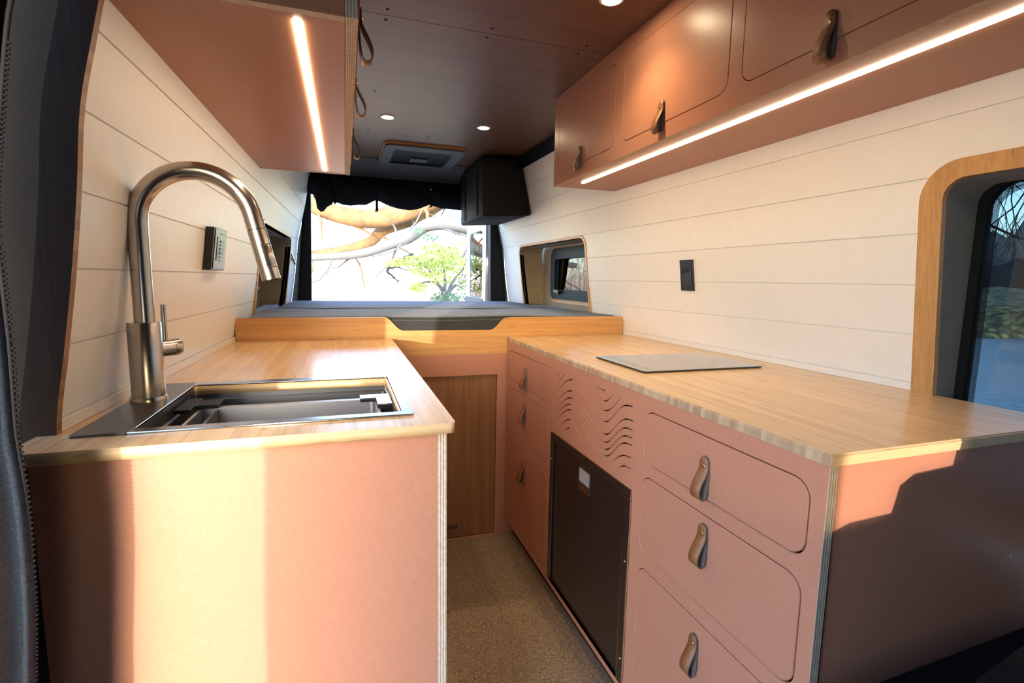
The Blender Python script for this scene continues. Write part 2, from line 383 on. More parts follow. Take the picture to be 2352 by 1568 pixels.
obj('wall_right', bm, 'cabfab', kind='structure')
# unseen front wall, its opening added to shape the sunbeam on the end panel
obj('front_sun_mask', panel([(-.6, -1.25), (1.5, -1.25), (1.5, .82), (-.6, .82)], [rrect(-.115, .42, -.36, -.125, .02)], .04, 'y', -1.72), 'cabfab', kind='structure')
bm = bm_new(); box(bm, -.62, 1.52, .70, 3.95, ZF-.04, ZF); obj('floor', bm, 'floor', kind='structure')
bm = bm_new(); box(bm, -.62, 1.52, -1.74, .699, ZF-.04, ZF); obj('floor', bm, 'cabfab', kind='structure')
# ceiling: bamboo boards across the van
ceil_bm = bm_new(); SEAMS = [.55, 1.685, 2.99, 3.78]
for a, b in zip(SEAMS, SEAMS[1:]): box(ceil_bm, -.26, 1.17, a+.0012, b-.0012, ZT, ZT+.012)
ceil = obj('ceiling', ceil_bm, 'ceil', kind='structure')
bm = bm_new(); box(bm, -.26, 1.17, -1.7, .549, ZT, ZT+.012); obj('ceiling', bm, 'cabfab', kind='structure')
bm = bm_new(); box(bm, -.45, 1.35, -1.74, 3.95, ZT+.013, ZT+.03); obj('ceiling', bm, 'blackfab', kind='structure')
for y in (.60, 1.65, 1.715, 2.95, 3.03):
    for x in (.14, .467, .803):
        bm = bm_new(); lathe(bm, [(.0052, 0), (.0052, -.0008), (.0035, -.0022), (.001, -.0024)], (x, y, ZT), 14); obj('screw', bm, 'black', ceil)
for x in (.142, .802):
    bm = bm_new(); lathe(bm, [(.0045, 0), (.0045, -.0008), (.003, -.002), (.001, -.0022)], (x, 2.35, ZT), 12); obj('screw', bm, 'black', ceil)
# dark gap strip between wall boards and ceiling
for side, nm in ((-1, 'trim_2'), (1, 'trim_3')):
    bm = bm_new()
    quad(bm, [(wx(side, .73, .3), .3, .728), (wx(side, .73, 3.86), 3.86, .728), (wx(side, .80, 3.86)-side*.02, 3.86, .80), (wx(side, .80, .3)-side*.02, .3, .80)])
    g = bmesh.ops.extrude_face_region(bm, geom=list(bm.faces)); bmesh.ops.translate(bm, verts=[v for v in g['geom'] if isinstance(v, bmesh.types.BMVert)], vec=(side*.02, 0, 0))
    obj(nm, bm, 'blackfab', kind='structure')
# end panel of the left wall (bamboo, its laminated edge towards the aisle) and cloth covered pillar
bm = bm_new()
zz = [-1.2, -.9, -.6] + [-.5+.03*i for i in range(43)] + [.79]
def strip_panel(bm, ya, yb, in0, out0, mi_face=0, mi_edge=1):
    R = []
    for z in zz:
        R.append([bm.verts.new((wx(-1, z, .95)+in0, ya, z)), bm.verts.new((wx(-1, z, .95)+in0, yb, z)), bm.verts.new((wx(-1, z, .95)-out0, yb, z)), bm.verts.new((wx(-1, z, .95)-out0, ya, z))])
    for a, b in zip(R, R[1:]):
        for i in range(4):
            f = bm.faces.new((a[i], a[(i+1) % 4], b[(i+1) % 4], b[i])); f.material_index = mi_edge if i == 0 else mi_face
    bm.faces.new(R[0]); bm.faces.new(R[-1][::-1])
strip_panel(bm, .955, .971, .007, .040)
obj('trim_1', bm, ['darkwood', 'end_z'], kind='structure')
bm = bm_new(); strip_panel(bm, .972, .99, -.030, .30, 0, 0); obj('wall_left', bm, 'beigefab', kind='structure')

# rear wall: grey surround, black seal, open doorway
RY = 3.88
outer = []
for z in (-1.2, -.6, -.257, 0, .25, .49, .61, .73, .79): outer.append((wx(-1, z, RY), z))
outer += [(.1, .80), (.8, .80)]
for z in (.79, .73, .61, .49, .25, 0, -.257, -.6, -1.2): outer.append((wx(1, z, RY), z))
openg = [(-.33, -.60), (-.325, -.17), (-.285, .30), (-.262, .60), (-.245, .66), (-.215, .69), (-.16, .705), (.35, .715), (.86, .708), (1.08, .69), (1.13, .665), (1.155, .60), (1.20, .42), (1.235, .0), (1.25, -.2), (1.25, -.60)]
obj('wall_rear', panel(outer, [openg], .05, 'y', RY+.025), 'headliner', kind='structure')
bm = bm_new(); inner = [(-.245, -.60), (-.232, -.17), (-.222, .30), (-.216, .55), (-.216, .60), (-.21, .63), (-.15, .65), (.35, .66), (.86, .655), (1.04, .64), (1.085, .62), (1.105, .56), (1.112, .42), (1.118, .0), (1.122, -.2), (1.122, -.60)]
frame_ring(bm, openg, inner, RY+.03, RY+.10, lambda p, d: (p[0], d, p[1])); obj('trim_4', bm, 'rubber', kind='structure')
bm = bm_new()   # sloping header cover under the ceiling
v = [(-.27, 3.60, .795), (1.16, 3.60, .795), (1.13, RY, .722), (-.24, RY, .722), (-.27, 3.60, .80), (1.16, 3.60, .80), (1.13, RY, .80), (-.24, RY, .80)]
v = [bm.verts.new(p) for p in v]
for a in ((0, 1, 2, 3), (4, 7, 6, 5), (0, 4, 5, 1), (2, 6, 7, 3), (1, 5, 6, 2), (0, 3, 7, 4)): bm.faces.new([v[i] for i in a])
obj('trim_5', bm, 'headliner', kind='structure')

# ------------------------------------------------------------------ side windows
def niche(side, wname, near_edge_lab=None):
    mp = lambda p, d: (wx(side, p[1], p[0]) + side*d, p[0], p[1])
    bm = bm_new(); frame_ring(bm, NRo, NR, -.004, .014, mp); fr = obj(wname, bm, 'bam_z', kind='structure')
    # outer wall of the niche with its window
    X = wx(side, 0, 3.0) + side*.165
    ol = rrect(2.44, 3.56, -.45, .28, .02); hole = rrect(2.62, 3.30, -.105, .205, .045)
    b2 = panel(ol, [hole], .02, 'x', X); obj('niche_lining', b2, 'niche', fr)
    b3 = bm_new()
    for d0 in (0,):
        frame_ring(b3, NRo, NR, .0145, .175, mp)
    obj('niche_lining', b3, 'niche', fr)
    b4 = bm_new(); o1 = rrect(2.60, 3.32, -.125, .225, .06); i1 = rrect(2.685, 3.250, -.060, .150, .03)
    frame_ring(b4, o1, i1, X-side*.012, X-side*.028, lambda p, d: (d, p[0], p[1])); obj('window_frame', b4, 'rubber', fr)
    b6 = bm_new(); o1 = rrect(2.575, 3.345, -.150, .250, .075); i1 = rrect(2.60, 3.32, -.125, .225, .06)
    frame_ring(b6, o1, i1, X-side*.0101, X-side*.016, lambda p, d: (d, p[0], p[1])); obj('window_trim', b6, 'bam_z', fr)
    b5 = bm_new(); box(b5, X-.003, X+.003, 2.61, 3.31, -.115, .215); obj('pane', b5, 'tint2', fr)
    b7 = bm_new(); box(b7, X-side*.045-.012, X-side*.045+.012, 3.12, 3.20, -.078, -.062); box(b7, X-side*.038-.006, X-side*.038+.006, 3.15, 3.17, -.09, -.07); obj('latch', b7, 'black', fr)
    return fr
niche(1, 'window_2'); niche(-1, 'window_3')
# kitchen window
mp = lambda p, d: (wx(1, p[1], p[0]) + d, p[0], p[1])
bm = bm_new(); frame_ring(bm, W1o, W1i, -.010, .004, mp); w1 = obj('window_1', bm, 'bam_z', kind='structure')
XG = 1.435
bm = bm_new(); n = len(W1i)
A = [bm.verts.new(mp(p, .001)) for p in W1i]; Bq = [bm.verts.new((XG-.012, p[0]+.012 if p[0] > .3 else p[0], p[1])) for p in W1i]
for i in range(n): bm.faces.new((A[i], A[(i+1) % n], Bq[(i+1) % n], Bq[i]))
obj('window_reveal', bm, 'greyfab', w1, smooth=True)
G0 = rrect(-.14, .815, -.53, .27, .06); G1 = rrect(-.10, .783, -.48, .240, .055); G2 = rrect(-.085, .765, -.462, .222, .045)
bm = bm_new(); frame_ring(bm, G0, G1, XG-.012, XG+.010, lambda p, d: (d, p[0], p[1])); obj('window_gasket', bm, 'rubber', w1)
bm = bm_new(); frame_ring(bm, G1, G2, XG-.0010, XG-.0005, lambda p, d: (d, p[0], p[1])); obj('dot_border', bm, 'frit', w1)
bm = bm_new(); box(bm, XG, XG+.004, -.13, .81, -.52, .265); obj('pane', bm, 'tint', w1)
# ------------------------------------------------------------------ leather pulls (one mesh, copied)
def pull_mesh():
    """strap folded over itself; local: n (x, out of the face), width (y), z; rivet at z = 0"""
    bm = bmesh.new(); path = [(.0052, .020), (.0054, .008), (.0056, -.004), (.0085, -.014), (.0145, -.026), (.0205, -.038), (.0240, -.050), (.0235, -.060), (.0190, -.0675), (.0125, -.0695), (.0075, -.0655), (.0050, -.056), (.0034, -.042), (.0026, -.025), (.0024, -.008), (.0024, .008), (.0024, .020)]
    th = .0024; n = len(path); L_, R_ = [], []
    sm = []
    for i in range(n-1):
        for k in range(3):
            t = k/3; p = [Vector(path[max(0, min(n-1, j))]) for j in (i-1, i, i+1, i+2)]
            sm.append(.5*((2*p[1]) + (-p[0]+p[2])*t + (2*p[0]-5*p[1]+4*p[2]-p[3])*t*t + (-p[0]+3*p[1]-3*p[2]+p[3])*t**3))
    sm.append(Vector(path[-1])); n = len(sm); rows = []
    for i, p in enumerate(sm):
        t = (sm[min(i+1, n-1)] - sm[max(i-1, 0)]).normalized(); nr = Vector((-t.y, t.x))*-1   # outward side
        d = min(i, n-1-i)/(n-1); w = .0118 + .0022*min(1, d*4)
        e = (.020 - p.y)
        if e < .011: w = max(.0035, sqrt(max(0, .0118**2 - (.0118-e-.0006)**2)))
        q = p + nr*(-th/2); r = p + nr*(th/2)
        rows.append([bm.verts.new((a.x, y, a.y)) for a, y in ((r, -w), (r, w), (q, w), (q, -w))])
    for a, b in zip(rows, rows[1:]):
        for k in range(4):
            f = bm.faces.new((a[k], a[(k+1) % 4], b[(k+1) % 4], b[k])); f.material_index = 0 if k == 2 else 1; f.smooth = k in (0, 2)
    bm.faces.new(rows[0][::-1]).material_index = 1; bm.faces.new(rows[-1]).material_index = 1
    lathe(bm, [(.0044, .0062), (.0044, .0070), (.0036, .0080), (.0026, .0082), (.0022, .0076), (.0014, .0078), (.0005, .0082)], (0, 0, 0), 18, Vector((1, 0, 0)), 2)
    bmesh.ops.recalc_face_normals(bm, faces=list(bm.faces))
    me = bpy.data.meshes.new('leather_pull'); bm.to_mesh(me); bm.free()
    for k in ('leather', 'suede', 'brass'): me.materials.append(M[k])
    return me
PULL = pull_mesh()
def pull(x, y, z, face, parent, s=1.):
    o = bpy.data.objects.new('leather_pull', PULL); COL.objects.link(o); setp(o, parent)
    o.matrix_basis = Matrix.Translation((x, y, z)) @ Matrix.Rotation(pi if face < 0 else 0, 4, 'Z') @ Matrix.Scale(s, 4)
    return o
# ------------------------------------------------------------------ right base cabinet
XF = .702
rc = thing('base_cabinet', 'terracotta base cabinet with six drawers and wave cut vents under the worktop with the cooktop', 'cabinet', (XF, .545, ZF))
def qpt(px, py):     # crop pixel -> (y,z) on the face plane, measured once
    a = 1130 + px/3.919; b = 760 + py/3.919; d = fwd + rv*(a-1176)/1146.9 - uv*(b-784)/1146.9
    return (d.y*XF/d.x, d.z*XF/d.x)
WAVES = [[(583, 406), (623, 358)], [(580, 478), (664, 378)],
 [(578, 557), (715, 437), (1000, 812), (1225, 672), (1268, 680)], [(577, 655), (710, 538), (1000, 925), (1225, 797), (1272, 810)],
 [(573, 712), (710, 602), (1000, 997), (1220, 876), (1267, 890)], [(573, 765), (705, 660), (1003, 1060), (1215, 948), (1265, 963)],
 [(576, 811), (705, 710), (1003, 1118), (1215, 1013), (1262, 1028)], [(608, 862), (698, 798), (843, 1040)], [(650, 893), (695, 876), (790, 1000)],
 [(920, 487), (995, 532), (1020, 528)], [(852, 460), (1005, 630), (1095, 565)], [(800, 437), (1005, 716), (1165, 592)],
 [(1070, 1187), (1200, 1122), (1255, 1140)], [(1140, 1232), (1195, 1216), (1250, 1238)]]
# how each segment eases: 'h' flat at both ends, 's' flat at the far end only, 'e' flat at the near end only, 'l' straight
EASE = [['l'], ['l'], ['s', 'h', 'h', 'e'], ['s', 'h', 'h', 'e'], ['s', 'h', 'h', 'e'], ['s', 'h', 'h', 'e'], ['s', 'h', 'h', 'e'], ['s', 'e'], ['s', 'e'],
        ['s', 'e'], ['s', 'e'], ['s', 'e'], ['s', 'e'], ['s', 'e']]
def slot(pts, es, w=.0023):
    P = [qpt(*p) for p in pts]; c = []
    for (a, b), e in zip(zip(P, P[1:]), es):
        for k in range(10):
            t = k/10
            s = {'l': t, 'h': .5-.5*cos(pi*t), 's': sin(pi*t/2), 'e': 1-cos(pi*t/2)}[e]
            if e in 'se': s = .75*s + .25*t if e == 's' else .8*s + .2*t
            c.append(Vector((a[0]+(b[0]-a[0])*t, a[1]+(b[1]-a[1])*s)))
    c.append(Vector(P[-1])); up, dn = [], []
    for i, p in enumerate(c):
        t = (c[min(i+1, len(c)-1)]-c[max(i-1, 0)]).normalized(); nn = Vector((-t.y, t.x)); f = w*min(1, .35+min(i, len(c)-1-i)*.3)
        up.append(p+nn*f); dn.append(p-nn*f)
    return [tuple(p) for p in up + dn[::-1]]
A0, A1, B0, B1 = 1.652, 2.135, .572, 1.042
ROWS = [(-.447, -.312), (-.682, -.478), (-1.088, -.7175)]
dr = [(A0, A1, z0, z1) for z0, z1 in ROWS] + [(B0, B1, z0, z1) for z0, z1 in ROWS]
holes = [rrect(y0, y1, z0, z1, .033) for y0, y1, z0, z1 in dr] + [rrect(1.083, 1.622, -1.106, -.541, .004, 2)] + [slot(p, e) for p, e in zip(WAVES, EASE)]
fp = obj('face_panel', panel([(.545, -1.128), (2.165, -1.128), (2.165, -.277), (.545, -.277)], holes, .018, 'x', XF+.009), 'terra', rc)
bm = bm_new(); box(bm, XF+.060, XF+.070, .57, 2.16, -1.12, -.28); obj('inner_void', bm, 'void', rc)
pz = [-.373, -.520, -.766]
for (y0, y1, z0, z1), (py, prz) in zip(dr, [(1.905, -.379), (1.910, -.527), (1.909, -.782), (.815, -.3735), (.807, -.5165), (.813, -.770)]):
    g = .0030; d = obj('drawer', plate(rrect(y0+g, y1-g, z0+g, z1-g, .031), .018, 'x', XF-.0004, .0012), 'terra', rc)
    pull(XF-.0004, py, prz, -1, d)
bm = bm_new(); box(bm, XF+.018, 1.350, .548, .566, -1.19, -.277); ep = obj('end_panel', bm, 'terra', rc)
bm = bm_new(); box(bm, XF+.0005, XF+.0178, .5445, .5452, -1.128, -.277); obj('plywood_edge', bm, 'ply_x', rc)
bm = bm_new(); box(bm, XF+.045, XF+.06, .575, 2.165, ZF+.001, -1.128); obj('toe_kick', bm, 'void', rc)
# small chips on the end panel
bm = bm_new()
v = [bm.verts.new(p) for p in ((1.1935, .5476, -.5085), (1.1985, .5476, -.5092), (1.1965, .5476, -.5010))]; bm.faces.new(v)
obj('paint_chip', bm, 'white', rc)
# worktop right
def worktop(name, x0, x1, y0, y1, label, mats, wallside):
    bm = bm_new(); box(bm, x0, x1, y0, y1, ZC-.019, ZC); bmesh.ops.recalc_face_normals(bm, faces=list(bm.faces))
    bmesh.ops.bevel(bm, geom=[e for e in bm.edges if all(v.co.z > ZC-.001 for v in e.verts)] + [e for e in bm.edges if abs(e.verts[0].co.z-e.verts[1].co.z) > .01], offset=.003, segments=3, affect='EDGES')
    bm.normal_update()
    for f in bm.faces:
        if f.normal.x*wallside < -.6: f.material_index = 1
        elif f.normal.y < -.6: f.material_index = 2
    o = obj(name, bm, mats); tag(o, label, 'worktop'); return o
wtr = worktop('worktop', .7005, 1.352, .543, 2.1685, 'light bamboo worktop along the window wall carrying the black cooktop', ['bam_y', 'end_y', 'bam_e'], 1)
# ------------------------------------------------------------------ fridge
M['latchsilver'] = mat('silver latch', (.42, .42, .46), .4, .3)
fr = thing('refrigerator', 'dark brown built-in fridge below the wave cut vents', 'fridge', (XF, 1.35, -1.106))
bm = bm_new()
mpx = lambda p, d: (d, p[0], p[1])
frame_ring(bm, rrect(1.084, 1.621, -1.105, -.542, .003, 2), rrect(1.112, 1.600, -1.105, -.569, .003, 2), XF-.0035, XF+.03, mpx)
for f in bm.faces: pass
obj('frame', bm, 'fridgeframe', fr)
bm = bm_new(); box(bm, XF-.0042, XF-.001, 1.0835, 1.0875, -1.105, -.5425); box(bm, XF-.0046, XF-.001, 1.0835, 1.112, -.5712, -.5695); obj('chrome_edge', bm, 'chrome', fr)
bm = bm_new(); box(bm, XF-.0042, XF-.001, 1.1125, 1.1145, -1.105, -.572); obj('chrome_edge', bm, 'chrome', fr)
bm = bm_new(); box(bm, XF-.0042, XF-.001, 1.5985, 1.600, -1.105, -.570); obj('chrome_edge', bm, 'chrome', fr)
bm = bm_new(); box(bm, XF+.0045, XF+.03, 1.1165, 1.597, -1.103, -.572); bevel(bm, .0015); fd = obj('door', bm, 'fridge', fr)
bm = bm_new(); box(bm, XF+.0005, XF+.0045, 1.3165, 1.3915, -.6605, -.5870); bevel(bm, .0012); lt = obj('latch', bm, 'steel_d', fd)
bm = bm_new(); box(bm, XF-.0005, XF+.0008, 1.3195, 1.3885, -.6340, -.5900); obj('latch_plate', bm, 'latchsilver', fd)
bm = bm_new(); box(bm, XF-.0012, XF+.0006, 1.3165, 1.3185, -.6605, -.587); box(bm, XF-.0012, XF+.0006, 1.3895, 1.3915, -.6605, -.587); box(bm, XF-.0012, XF+.0006, 1.3165, 1.3915, -.6605, -.6575); box(bm, XF-.0012, XF+.0006, 1.3165, 1.3915, -.5895, -.587); obj('latch_rim', bm, 'chrome', fd)
bm = bm_new(); box(bm, XF-.0003, XF+.0008, 1.3195, 1.3885, -.6565, -.6345); obj('latch_lip', bm, 'chrome', fd)
for y, z in ((1.098, -.745), (1.098, -1.03), (1.609, -.64), (1.609, -.98)):
    bm = bm_new(); lathe(bm, [(.0042, 0), (.0042, .0015), (.003, .0028), (.0008, .0032)], (XF-.0034, y, z), 14, Vector((-1, 0, 0))); obj('screw', bm, 'chrome', fr)
# ------------------------------------------------------------------ bed front and board
BY = 2.17
bf = thing('bed_platform', 'raised bed platform with a notched bamboo board and a brown wooden door', 'bed platform', (.45, BY, ZF))
xl, xr = wx(-1, -.2, BY)+.002, wx(1, -.2, BY)-.002
def sc(x0, z0, x1, z1, n=10): return [(x0+(x1-x0)*k/n, z0+(z1-z0)*(.5-.5*cos(pi*k/n))) for k in range(n+1)]
top = [(xl, -.166), (.148, -.166)] + sc(.155, -.166, .236, -.2235) + sc(.622, -.2265, .706, -.170)
top += [(.72, -.169), (xr-.012, -.168), (xr-.002, -.175), (xr, -.19), (xr, -.333), (xl, -.333)]
obj('bamboo_board', panel(top[::-1], [], .018, 'y', BY+.009), 'bam_x', bf)
lo = [(.16, ZF+.001), (.16, -.3335), (.78, -.3335), (.78, ZF+.001)]
obj('face_panel', panel([(.10, ZF+.001), (.78, ZF+.001), (.78, -.3335), (.10, -.3335)], [[(.20, ZF+.003), (.6585, ZF+.003), (.6585, -.431), (.20, -.431)]], .018, 'y', BY+.0095), 'terra', bf)
bm = bm_new(); box(bm, .19, .67, BY+.019, BY+.033, ZF+.002, -.42); dd = obj('door', bm, 'doorwood', bf)
bm = bm_new(); box(bm, .43, .475, BY+.005, BY+.019, -1.156, -1.146); obj('finger_pull', bm, 'darkwood', dd)
bm = bm_new(); box(bm, xl+.06, xr-.06, BY+.02, 3.84, -.30, -.286); obj('slat_deck', bm, 'void', bf)
# bed cushions
def cushion(x0, x1, y0, y1, z0, z1, r=.03, name='bed_cushion', label='', group=None):
    bm = bm_new(); box(bm, x0, x1, y0, y1, z0, z1); bmesh.ops.subdivide_edges(bm, edges=list(bm.edges), cuts=5, use_grid_fill=True)
    bmesh.ops.bevel(bm, geom=[e for e in bm.edges if len(e.link_faces) == 2 and e.calc_face_angle(0) > 1], offset=r, segments=4, affect='EDGES')
    rnd = random.Random(int(y0*100))
    for v in bm.verts:
        if v.co.z > z1-.02: v.co.z += .0035*sin(v.co.x*9+y0*5)*cos(v.co.y*7) - .001
    bmesh.ops.recalc_face_normals(bm, faces=list(bm.faces)); bm.normal_update()
    for f in bm.faces:
        if f.normal.y < -.35: f.material_index = 1
    o = obj(name, bm, ['mattress', 'cushside'], smooth=True); return tag(o, label, 'cushion', group)
cushion(wx(-1, -.2, 2.5)+.012, wx(1, -.2, 2.5)-.012, BY+.021, 2.82, -.284, -.1665, .014, label='grey-blue bed cushion nearest the kitchen, showing through the board notch', group='cushions on the bed platform')
cushion(wx(-1, -.2, 3.8)+.006, wx(1, -.2, 3.8)-.006, 2.826, 3.84, -.284, -.168, .02, label='grey-blue bed cushion at the open rear doors', group='cushions on the bed platform')
for s, lab in ((1, 'slim grey-blue pad in the window niche on the cooktop side'), (-1, 'slim grey-blue pad in the window niche on the sink side')):
    x0 = wx(s, -.2, 3.0)+s*.004; x1 = wx(s, 0, 3)+s*.125
    o = cushion(min(x0, x1), max(x0, x1), 2.515, 3.485, -.398, -.176, .01, 'niche_pad', lab, 'pads in the two window niches')
# ------------------------------------------------------------------ left base cabinet
XL0, XL1, YL = -.4465, .1857, .866
lc = thing('base_cabinet', 'terracotta base cabinet under the sink, end panel streaked with sunlight', 'cabinet', (-.13, YL, ZF))
bm = bm_new(); box(bm, XL0+.006, .1545, YL+.012, YL+.030, ZF+.001, -.277); obj('end_panel', bm, 'terra', lc)
bm = bm_new(); box(bm, .1545, .1715, YL+.0115, YL+.034, ZF+.001, -.277)
obj('plywood_edge', bm, 'ply_x', lc)
bm = bm_new(); box(bm, .1548, .172, YL+.034, 2.165, -1.13, -.277); obj('face_panel', bm, 'terra', lc)
bm = bm_new(); box(bm, .12, .13, YL+.035, 2.165, ZF+.001, -1.13); obj('toe_kick', bm, 'void', lc)
bm = bm_new(); box(bm, XL0-.02, XL0+.005, YL+.012, YL+.03, ZF+.001, -.277); obj('filler_strip', bm, 'void', lc)
for y0, y1 in ((.93, 1.52), (1.55, 2.13)):
    d = obj('door', plate([(a, b) for a, b in rrect(y0, y1, -1.09, -.31, .033)][::-1], -.004, 'x', .1755, .001), 'terra', lc); pull(.1755, (y0+y1)/2, -.40, 1, d)
# worktop with a cut-out for the sink
wo = rrect(XL0-.018, XL1, YL-.003, 2.1685, [.003, .002, .002, .012], 3)
bm = panel(wo, [rrect(-.335, .095, .958, 1.305, .01, 3)], .019, 'z', ZC-.0095)
bmesh.ops.recalc_face_normals(bm, faces=list(bm.faces)); bm.normal_update()
for f in bm.faces:
    if f.normal.y < -.6: f.material_index = 2
    elif f.normal.x > .6: f.material_index = 1
wtl = obj('worktop', bm, ['bam_y', 'end_y', 'bam_e']); tag(wtl, 'light bamboo worktop holding the steel sink and tall faucet', 'worktop')
# ------------------------------------------------------------------ sink
sk = thing('kitchen_sink', 'square-edged stainless steel sink with a gunmetal deck let into the left worktop', 'sink', (-.12, 1.13, ZC))
so_ = rrect(-.414, .119, .930, 1.335, .003, 2); si = rrect(-.3365, .099, .952, 1.308, .006, 3)
bm = bm_new()
obj('deck', panel(rrect(-.414, -.3365, .930, 1.335, .003, 2), [], .004, 'z', ZC+.002), 'steel_d', sk)
obj('rim', panel([(-.3365, .930), (.116, .930), (.119, .933), (.119, 1.332), (.116, 1.335), (-.3365, 1.335)], [rrect(-.334, .099, .952, 1.308, .006, 3)], .004, 'z', ZC+.002), 'steel_s', sk)
bm = bm_new()     # bowl walls with a ledge
def loopz(ol, z): return [bm.verts.new((p[0], p[1], z)) for p in ol]
R = [loopz(rrect(-.334, .099, .952, 1.308, .006, 3), ZC+.002), loopz(rrect(-.334, .099, .952, 1.308, .006, 3), ZC-.030), loopz(rrect(-.329, .094, .960, 1.300, .010, 3), ZC-.032),
     loopz(rrect(-.329, .094, .960, 1.300, .012, 3), ZC-.20), loopz(rrect(-.31, .075, .98, 1.28, .012, 3), ZC-.212)]
for a, b in zip(R, R[1:]):
    for i in range(len(a)): bm.faces.new((a[i], b[i], b[(i+1) % len(a)], a[(i+1) % len(a)]))
bm.faces.new(R[-1][::-1]); me_b = obj('bowl', bm, 'steel_b', sk)
for p in me_b.data.polygons: pass
bm = bm_new(); lathe(bm, [(.055, 0), (.055, .003), (.03, .004), (.02, .002)], (-.12, 1.13, ZC-.212), 24); obj('drain', bm, 'chrome', sk)
# strainer tray hanging in the front of the bowl
M['steel_t'] = mat('satin steel tray', (.52, .52, .53), .38, 1.)
st = thing('strainer_tray', 'narrow stainless tray with black hooks hanging in the front half of the sink', 'tray', (-.10, 1.01, ZC-.03))
bm = bm_new(); ZR = ZC-.021; to = rrect(-.2935, .0665, .965, 1.186, .010, 3); ti = rrect(-.287, .0600, .971, 1.170, .010, 3)
R = [loopz(to, ZR-.002), loopz(to, ZR), loopz(ti, ZR), loopz(ti, ZR-.078), loopz(rrect(-.2885, .0615, .9695, 1.1715, .010, 3), ZR-.080), loopz(rrect(-.2885, .0615, .9695, 1.1715, .010, 3), ZR-.002)]
for a, b in zip(R, R[1:]+R[:1]):
    if a is R[3]: continue
    for i in range(len(a)): bm.faces.new((a[i], b[i], b[(i+1) % len(a)], a[(i+1) % len(a)]))
bm.faces.new(R[3]); bm.faces.new(R[4][::-1]); obj('tray_body', bm, 'steel_t', st)
bm = bm_new(); box(bm, -.262, -.258, .975, 1.166, ZR-.07, ZR-.003); obj('divider', bm, 'steel_d', st)
bm = bm_new(); box(bm, -.329, -.300, 1.128, 1.232, ZR+.001, ZR+.009); box(bm, -.3005, -.256, 1.160, 1.212, ZR+.001, ZR+.009); bevel(bm, .001, 1); obj('hook', bm, 'rubber', st)
bm = bm_new(); box(bm, .027, .062, 1.146, 1.180, ZR+.0045, ZR+.009); box(bm, .0615, .093, 1.085, 1.180, ZR+.0045, ZR+.009); bevel(bm, .0008, 1); obj('hook', bm, 'chrome', st)
bm = bm_new(); box(bm, .0275, .0625, 1.144, 1.178, ZR+.0002, ZR+.0042); box(bm, .0615, .093, 1.083, 1.178, ZR-.010, ZR+.0042); obj('hook_pad', bm, 'black', st)
bm = bm_new(); box(bm, .064, .090, .972, 1.06, ZR-.006, ZR-.003); obj('side_rest', bm, 'steel_s', st)
# ------------------------------------------------------------------ faucet
fx, fy = -.380, 1.168
fa = thing('faucet', 'tall brushed steel gooseneck faucet with a pull-down head', 'faucet', (fx, fy, ZC+.004))
bm = bm_new(); lathe(bm, [(.0318, 0), (.0318, .007), (.0310, .0085), (.028, .0085)], (fx, fy, ZC+.004), 40); obj('base_ring', bm, 'steel', fa, sharp=40)
bm = bm_new(); lathe(bm, [(.0288, 0), (.0288, .1475), (.0280, .149), (.017, .149)], (fx, fy, ZC+.0125), 48); obj('body', bm, 'steel', fa, sharp=40)
RC = .1025; cx, cz = fx+.0015+RC, .100; pts = [(fx+.0015, fy, -.096), (fx+.0015, fy, -.04), (fx+.0015, fy, .02), (fx+.0015, fy, .07)]
for k in range(0, 31):
    a = radians(180 - (180-13)*k/30); pts.append((cx+RC*cos(a), fy - .012*k/30, cz+RC*sin(a)))
dz = Vector((sin(radians(13.5)), 0, -cos(radians(13.5)))); e = Vector(pts[-1]); j = e + dz*.030
pts += [tuple(e+dz*.012), tuple(j)]
bm = bm_new(); tube(bm, pts, .0176, 32); obj('spout', bm, 'steel', fa, sharp=40)
bm = bm_new(); tube(bm, [j, j+dz*.0014], .0165, 32); obj('joint_ring', bm, 'black', fa)
bm = bm_new(); tube(bm, [j+dz*.0014, j+dz*.05, j+dz*.104], [.0180, .0182, .0184], 32); hd = obj('spray_head', bm, 'steel', fa, sharp=40)
bm = bm_new(); tube(bm, [j+dz*.104, j+dz*.1055], .0158, 32)
for a in range(8): 
    s = dz.cross(Vector((0, 1, 0))); c = j+dz*.1055 + (s*cos(a*pi/4)+Vector((0, 1, 0))*sin(a*pi/4))*.010; tube(bm, [c, c+dz*.0018], .0016, 8)
obj('nozzle', bm, 'black', hd)
bm = bm_new(); w = Vector((.62, -.78, .12)).normalized(); w = (w - dz*w.dot(dz)).normalized(); s = dz.cross(w)
rows = []
for t in (.034, .037, .076, .079):
    h = .0192 if t in (.037, .076) else .0178
    rows.append([bm.verts.new(j+dz*t + (w*cos(q)+s*sin(q))*h) for q in [radians(d) for d in (-34, -20, -7, 7, 20, 34)]])
for a, b in zip(rows, rows[1:]):
    for k in range(5): bm.faces.new((a[k], a[k+1], b[k+1], b[k]))
obj('spray_button', bm, 'steel', hd, smooth=True)
for t in (.033, .080):
    bm = bm_new(); tube(bm, [j+dz*t+(w*cos(q)+s*sin(q))*.0186 for q in [radians(d) for d in range(-36, 37, 9)]], .0009, 6)
    obj('button_gap', bm, 'black', hd)
ha = Vector((.62, .78, 0)).normalized(); hc = Vector((fx, fy, -.152))
bm = bm_new(); lathe(bm, [(.0175, .020), (.0175, .050), (.0170, .0505), (.0170, .0515), (.0178, .052), (.0178, .066), (.0168, .068), (.004, .068)], hc, 32, ha); obj('handle_hub', bm, 'steel', fa, sharp=40)
lp = hc + ha*.040; bm = bm_new(); tube(bm, [lp+Vector((0, 0, .012)), lp+Vector((0, 0, .090))], .0052, 16); obj('lever', bm, 'steel', fa, sharp=40)
